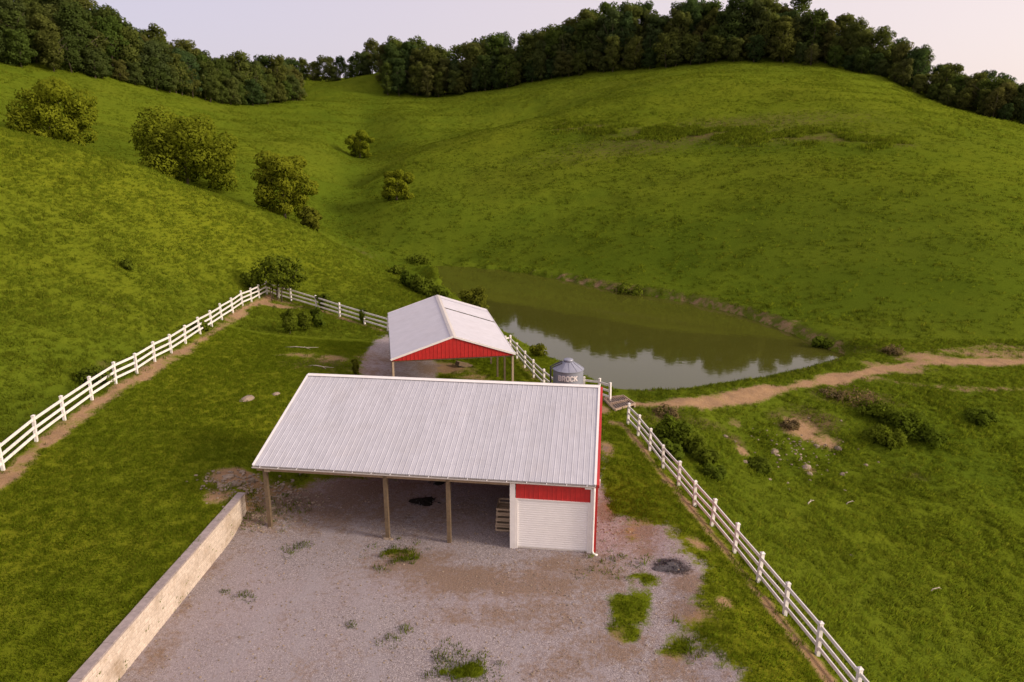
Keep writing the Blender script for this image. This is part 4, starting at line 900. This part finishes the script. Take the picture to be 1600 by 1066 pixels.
for i, (u, v, w_, h_) in enumerate([(640,447,3.0,1.5),(660,458,3.4,1.7),(622,430,2.4,1.1),(685,470,3.0,1.5)]):
    bush('mid green bush in the row along the bank behind the shed', (u, v), w_, h_, M['leaf_bush'], 330+i, 620, .26, 8, 'bushes behind the shed')
bush('yellow green willowy bush leaning over the water behind the shed', (742,487), 3.6, 2.6, M['leaf_yellow'], 340, 800, .2, 9)
bush('yellowish bank bush beside the water at the shed corner', (842,556), 1.8, 1.0, M['leaf_yellow'], 341, 380, .14)
for i, (u, v, w_, h_) in enumerate([(1050,690,2.6,1.6),(1078,702,2.6,1.2),(1102,722,2.0,.8),(1045,712,1.8,.8),(1115,745,1.6,.6)]):
    bush('bushy green thicket just outside the fence below the track', (u, v), w_, h_, M['leaf_bush'], 350+i, 620, .16, 8, 'thicket outside the fence')
for i, (u, v, w_, h_) in enumerate([(1368,648,3.0,.75),(1405,664,3.2,.8),(1440,686,3.0,.65),(1385,688,2.8,.55),(1185,732,1.9,.45),(1530,655,2.8,.45)]):
    bush('dark green bramble bush on the slope below the dirt track', (u, v), w_, h_, M['leaf_bush'], 360+i, 900, .13, 9, 'brambles below the track')
for i, (u, v, w_, h_) in enumerate([(1340,626,3.2,.5),(1300,620,2.0,.4),(1395,553,2.0,.6),(1040,646,2.0,.4),(1235,668,1.4,.5)]):
    bush('dry brown brush clump beside the dirt track', (u, v), w_, h_, M['leaf_dry'], 380+i, 380, .10, 7, 'dry brush by the track')
for i, (u, v, w_, h_) in enumerate([(985,456,4.2,.45),(1290,538,2.6,.35),(655,410,4.5,.8)]):
    bush('low reedy bush at the edge of the pond', (u, v), w_, h_, M['leaf_bush'], 395+i, 420, .22, 7, 'reedy bushes round the pond')

# ---------------------------------------------------------------- rocks, heaps and odds and ends
def rock_mesh(seed, flat=.6):
    import bmesh
    bm = bmesh.new(); bmesh.ops.create_icosphere(bm, subdivisions=2, radius=.5); r = random.Random(seed); o = [r.uniform(0, 9) for _ in range(3)]
    for v in bm.verts:
        n_ = math.sin(v.co.x*5+o[0])*math.sin(v.co.y*4.4+o[1])+.6*math.sin(v.co.z*7+o[2]+v.co.x*6); v.co *= 1+.16*n_+r.uniform(-.05, .05); v.co.z *= flat
    me = bpy.data.meshes.new('rock'); bm.to_mesh(me); bm.free(); me.materials.append(M['rock']); return me
rocks = [rock_mesh(i, f) for i, f in enumerate((.45, .6, .7, .5))]
def rock(px, s, label, group=None, k=None, sq=(1, 1)):
    p = hit(*px); o = inst('rock', rocks[random.randrange(4) if k is None else k], None, p-Vector((0, 0, s*.05)), (random.uniform(-.2, .2), random.uniform(-.2, .2), random.uniform(0, 6)), (s*sq[0], s*sq[1], s*.9)); tag(o, label, 'rock', group)
rock((384,624), 1.0, 'flat pale rock outcrop on the lawn, the larger of two', None, 0, (1.2, .8))
rock((430,616), .6, 'small pale rock on the lawn close to the barn roof', None, 0)
for px, s in [((356,745),.6),((368,757),.5),((345,760),.35),((378,738),.4),((392,752),.45)]: rock(px, s, 'weathered rock in the eroded bank above the wall end', 'rocks in the eroded bank')
for px, s in [((440,758),.35),((452,770),.34),((436,778),.38),((462,785),.28),((428,792),.32),((446,795),.3),((470,765),.28),((455,752),.32)]: rock(px, s, 'broken rock of the rubble heap beside the barn corner post', 'rubble heap rocks')
for px, s in [((1133,682),.4),((1165,722),.4),((1210,705),.6),((1215,711),.35),((1275,697),.5),((1310,701),.5),((1260,730),.6),((1265,740),.4),((1290,735),.35),((1353,727),.3),((1316,741),.38),((1202,749),.28),((1230,755),.25),((1262,755),.22),((1232,765),.25),((1320,766),.22),((1330,868),.2),((1148,690),.25),((1240,690),.25),((1372,722),.22)]: rock(px, s, 'pale rock scattered on the grassy slope below the track', 'rocks on the slope')
for px, s in [((605,841),.34),((600,838),.25),((611,843),.22)]: rock(px, s, 'stone packed round the foot of the middle barn post', 'stones at the post foot')
def branch(px, L, rz, label, r0=.045, grp=None):
    p = hit(*px); e = empty('fallen_branch', p+Vector((0, 0, .04)), rz); tag(e, label, 'branch', grp)
    MB().tube([(-L/2, 0, 0), (-L*.2, .06*L, .05), (L*.15, .02*L, .06), (L/2, .12*L, .03)], [r0, r0*.9, r0*.7, r0*.3], 7).build('limb', M['deadwood'], e, True)
    MB().tube([(L*.12, .02*L, .06), (L*.25, -.1*L, .1), (L*.36, -.14*L, .06)], [r0*.6, r0*.45, r0*.2], 6).build('twig', M['deadwood'], e, True)
branch((1462,923), .62, .35, 'short bleached curved branch alone in open grass outside the yard fence', .04)
branch((1266,787), .8, .9, 'thin bleached branch below the scattered rocks')
branch((1328,787), .6, .5, 'small grey stick beside the thin bleached branch', .03)
branch((500,575), 2.0, -.4, 'long grey pole lying on the lawn close to the gravel pad', .04)
branch((1120,745), 1.1, 1.0, 'dead branch caught in the thicket by the fence', .03)
branch((470,545), 2.6, -.15, 'dead branch on bare earth by the feathery bushes', .04)
# trough tipped over under the shed roof
p = hit(724, 573); e = empty('feed_trough', p, .5); e.rotation_euler = (0.0, .35, .6); tag(e, 'dark wooden trough tipped over under the shed roof', 'trough')
MB().box(-.6, .6, -.25, .25, .0, .03).build('base_board', M['ash'], e)
for y in (-.25, .25): MB().box(-.6, .6, y-.012, y+.012, .031, .30).build('side_board', M['wood'], e)
for x in (-.6, .6): MB().box(x-.012, x+.012, -.237, .237, .031, .28).build('end_board', M['wood'], e)
# dark heap under the barn and burnt patch by the fence
def heap(px, w_, d_, h_, name, label, cat, n):
    p = hit(*px); e = empty(name, p); tag(e, label, cat); r = random.Random(n); bmh = MB(); N = 18; rings = 5; vs = [(0, 0, h_)]; fs = []
    for k in range(1, rings+1):
        for t in range(N):
            a = t*2*math.pi/N; f = k/rings; rad = f*(1+.25*math.sin(3*a+n)+r.uniform(-.1, .1)); vs.append((math.cos(a)*w_*rad, math.sin(a)*d_*rad, h_*(1-f**1.6)*r.uniform(.7, 1.15)-(.04 if k == rings else 0)))
    for t in range(N): fs.append((0, 1+t, 1+(t+1) % N))
    for k in range(rings-1):
        for t in range(N): a = 1+k*N; fs.append((a+t, a+N+t, a+N+(t+1) % N, a+(t+1) % N))
    bmh.add(vs, fs).build('mound', M['black'] if n % 2 else M['ash'], e)
    for i in range(26):
        a = r.uniform(0, 6.28); f = r.uniform(.1, 1.35); o = inst('lump', rocks[i % 4], e, (math.cos(a)*w_*f, math.sin(a)*d_*f, h_*.5*(1-min(f, 1))+.02), (r.random(), r.random(), a), (r.uniform(.06, .16), r.uniform(.05, .1), .08)); 
        if i == 0: lm = rocks[0].copy(); lm.materials.clear(); lm.materials.append(M['ash'])
        o.data = lm
heap((661,784), .62, .42, .16, 'dung_heap', 'black heap on the ground under the barn roof', 'heap', 5)
heap((688,752), .45, .4, .35, 'black_tarp_bundle', 'dark bundle at the back of the barn behind the black heap', 'bundle', 7)
heap((1050,886), .62, .36, .035, 'burn_pile', 'charred burn pile on the gravel between garage and fence', 'ash pile', 4)

# ---------------------------------------------------------------- grass tufts, weeds and loose stones
def tuft_mesh(seed, n, h, spread, wd, matl, lean=.5):
    r = np.random.default_rng(seed); V_ = []; T = []; Nn = []
    for i in range(n):
        a = r.uniform(0, 6.28); rad = spread*math.sqrt(r.random()); bx_, by_ = rad*math.cos(a), rad*math.sin(a); hh = h*(.55+.6*r.random()); la = a+r.normal()*.8; ln = lean*hh*r.uniform(.2, 1.1); pa = r.uniform(0, 3.14)
        wx, wy = wd*math.cos(pa), wd*math.sin(pa); tx, ty = bx_+ln*math.cos(la), by_+ln*math.sin(la)
        V_ += [(bx_-wx, by_-wy, -.02), (bx_+wx, by_+wy, -.02), (tx+wx*.35, ty+wy*.35, hh), (tx-wx*.35, ty-wy*.35, hh*.93)]; T += [.85+.4*r.random()]*4
        nn_ = np.array([.45*math.cos(a)+r.normal()*.15, .45*math.sin(a)+r.normal()*.15, 1.0]); nn_ /= np.linalg.norm(nn_); Nn += [nn_.tolist()]*4
    me = bpy.data.meshes.new('tuft'); me.from_pydata(V_, [], [(4*i, 4*i+1, 4*i+2, 4*i+3) for i in range(n)]); at = me.attributes.new('tone', 'FLOAT', 'POINT'); at.data.foreach_set('value', np.array(T, np.float32))
    me.polygons.foreach_set('use_smooth', [True]*n); me.materials.append(matl); me.normals_split_custom_set_from_vertices(Nn); return me
def in_view(x, y, z, m=60):
    dx, dy, dz = x, y, z-CAM_H; zc = dy*CT-dz*ST; up = dy*ST+dz*CT
    u = 800+FPX*dx/np.maximum(zc, .1); v = 533-FPX*up/np.maximum(zc, .1)
    return (zc > 3) & (u > -m*2.5) & (u < 1600+m*2.5) & (v > -m) & (v < 1066+m*2)
def grid_at(arr, x, y):
    i = np.clip(np.searchsorted(xa, x)-1, 0, NXg-2); j_ = np.clip(np.searchsorted(ya, y)-1, 0, NYg-2)
    fx = (x-xa[i])/(xa[i+1]-xa[i]); fy = (y-ya[j_])/(ya[j_+1]-ya[j_])
    return (arr[j_, i]*(1-fx)+arr[j_, i+1]*fx)*(1-fy)+(arr[j_+1, i]*(1-fx)+arr[j_+1, i+1]*fx)*fy
def sample(n, x0, x1, y0, y1): return rng.uniform(x0, x1, n), rng.uniform(y0, y1, n)
wet = poly_sd(GX, GY, POND)
inb = np.zeros_like(GX)
Pb = np.stack([GX, GY], -1)
def local(x, y): c, s = math.cos(YAW), math.sin(YAW); dx, dy = x-3.232, y-26.508; return dx*c-dy*s, dx*s+dy*c
def pick(x, y, dens):
    z = grid_at(GZ, x, y); g_ = grid_at(gravel, x, y); d_ = grid_at(dirt, x, y); m_ = grid_at(mown, x, y); s_ = grid_at(wet, x, y)
    lx, ly = local(x, y); ok = in_view(x, y, z) & (s_ > .35) & (g_ < .42) & (d_+.35*(rng.random(len(x))-.5) < .42) & ~((lx > -14.1) & (lx < .05) & (ly > -.1) & (ly < 6.1))
    ok &= rng.random(len(x)) < dens(x, y, m_); return x[ok], y[ok], z[ok], m_[ok]
def clumpy(x, y, s, k): return np.clip(.55+(fbm(x/s, y/s, k, 3)-.5)*1.7, .25, 1)
X, Y, Zt = [], [], []; SC, KI = [], []
def put(x, y, z, sc, kinds):
    X.append(x); Y.append(y); Zt.append(z); SC.append(sc); KI.append(rng.choice(kinds, len(x)))
# near pasture on the right
x, y = sample(110000, 8, 46, 14, 62); x, y, z, m_ = pick(x, y, lambda x, y, m: (m < .3)*clumpy(x, y, 1.6, 51)); put(x, y, z, rng.uniform(.5, 1.15, len(x))*(.7+.5*fbm(x/3, y/3, 52)), [0, 0, 1, 1, 1, 2])
# hill on the left
x, y = sample(150000, -75, -10, 26, 100); x, y, z, m_ = pick(x, y, lambda x, y, m: (m < .3)*clumpy(x, y, 2.2, 53)*.9); put(x, y, z, rng.uniform(.6, 1.3, len(x))*(.7+.5*fbm(x/3, y/3, 54)), [0, 0, 1, 1, 1, 2])
# far hills
x, y = sample(330000, -150, 150, 60, 345); x, y, z, m_ = pick(x, y, lambda x, y, m: (m < .3)*clumpy(x, y, 6, 55)*.8); put(x, y, z, rng.uniform(.8, 1.7, len(x))*(.6+.7*fbm(x/7, y/7, 56)), [0, 1, 1, 3, 3, 2])
x, y = sample(60000, -70, 60, 16, 130); x, y, z, m_ = pick(x, y, lambda x, y, m: (m < .3)*np.clip((fbm(x/1.8, y/1.8, 61, 3)-.64)*7, 0, 1)); put(x, y, z, rng.uniform(.8, 1.6, len(x)), [2, 2, 0])
x, y = sample(60000, -120, 150, 90, 260); x, y, z, m_ = pick(x, y, lambda x, y, m: (m < .3)*np.clip((fbm(x/4.5, y/3, 62, 3)-.66)*8, 0, 1)); put(x, y, z, rng.uniform(1.2, 2.4, len(x)), [2, 0])
bh = np.array([p[:2] for p in band]); x = np.interp(rng.random(14000), np.linspace(0, 1, len(bh)), bh[:, 0])+rng.normal(0, 3, 14000); y = np.interp(x, bh[:, 0], bh[:, 1])+rng.normal(0, 3.5, 14000); x, y, z, m_ = pick(x, y, lambda x, y, m: np.clip((fbm(x/5, y/3, 63, 3)-.45)*6, 0, 1)); put(x, y, z, rng.uniform(1.6, 3.0, len(x)), [2, 0])
X, Y, Zt, SC, KI = map(np.concatenate, (X, Y, Zt, SC, KI))
tm = [tuft_mesh(1, 14, .13, .24, .022, M['grass_tuft'], 1.1), tuft_mesh(2, 16, .10, .30, .026, M['grass_tuft'], 1.4), tuft_mesh(3, 10, .22, .15, .02, M['grass_tuft'], .7), tuft_mesh(4, 16, .12, .34, .03, M['grass_tuft'], 1.3)]
scatter('pasture_grass', np.stack([X, Y, Zt-.01], 1), tm, KI, SC, rng.uniform(0, 6.28, len(X)), 'uneven tufts of long grass across the pastures')
# short lawn grass, and ragged grass where lawn and gravel meet
x, y = sample(120000, -27, 11, 14, 60); x, y, z, m_ = pick(x, y, lambda x, y, m: (m > .5)*(.6+.3*clumpy(x, y, 1.2, 57))*.8)
lm_ = [tuft_mesh(5, 12, .075, .17, .016, M['lawn_tuft'], .9), tuft_mesh(6, 12, .06, .2, .018, M['lawn_tuft'], 1.0), tuft_mesh(7, 14, .12, .16, .016, M['lawn_tuft'], .8)]
scatter('lawn_grass', np.stack([x, y, z-.005], 1), lm_, rng.choice([0, 0, 1, 1, 2], len(x)), rng.uniform(.7, 1.3, len(x)), rng.uniform(0, 6.28, len(x)), 'short mown blades of lawn grass inside the fences')
# weeds along fences and on the gravel
wx, wy = [], []
for pl, n_ in ((LF, 700), (BF, 350), (RF, 500), (PF, 250)):
    for _ in range(n_):
        i = random.randrange(len(pl)-1); q_ = pl[i].lerp(pl[i+1], random.random()); wx.append(q_.x+random.gauss(-.5 if pl is LF else .4, .35)); wy.append(q_.y+random.gauss(0, .3))
for px, r_, n_ in [((625,868),.5,40),((740,1046),.35,50),((700,1030),.3,20),((715,1052),.3,20),((690,1048),.25,12),((640,872),.3,30),((455,862),.2,10),((475,850),.2,6),((545,975),.15,5),((605,1000),.3,8),((630,985),.15,5),((380,932),.15,10),((350,925),.1,4),((430,790),.7,45),((405,805),.5,30),((365,770),.6,20),((970,880),.6,30),((1090,1010),.5,40),((1000,800),.5,50)]:
    h = hit(*px)
    for _ in range(n_): wx.append(h.x+random.gauss(0, r_)); wy.append(h.y+random.gauss(0, r_))
wx, wy = np.array(wx), np.array(wy); wz = grid_at(GZ, wx, wy)
scatter('weeds', np.stack([wx, wy, wz-.01], 1), [tm[1], lm_[2], tm[2]], rng.choice([0, 1, 1, 2], len(wx)), rng.uniform(.5, 1.1, len(wx)), rng.uniform(0, 6.28, len(wx)), 'weeds growing along the fence lines and through the gravel')
# loose stones
x, y = sample(9000, -12, 9, 14.5, 34); g_ = grid_at(gravel, x, y); ok = (g_ > .5) & (x > wall_x(y)+.1); x, y = x[ok], y[ok]; z = grid_at(GZ, x, y); sc = .025+.06*rng.random(len(x))**5
for px, r_, n_, k in [((440,775),1.0,200,.17),((410,800),.7,140,.13),((365,755),.8,120,.2),((945,830),.6,40,.10),((1250,700),1.6,90,.2)]:
    h = hit(*px); xx, yy = rng.normal(h.x, r_, n_), rng.normal(h.y, r_*.8, n_); x = np.r_[x, xx]; y = np.r_[y, yy]; z = np.r_[z, grid_at(GZ, xx, yy)]; sc = np.r_[sc, rng.uniform(.06, k, n_)]
ok = ~((x < wall_x(y)+.02) & (x > wall_x(y)-.4) & (y < WALL_END)); x, y, z, sc = x[ok], y[ok], z[ok], sc[ok]
scatter('loose_stones', np.stack([x, y, z+sc*.12], 1), rocks, rng.integers(0, 4, len(x)), sc, rng.uniform(0, 6.28, len(x)), 'loose stones strewn over the gravel and rubble')
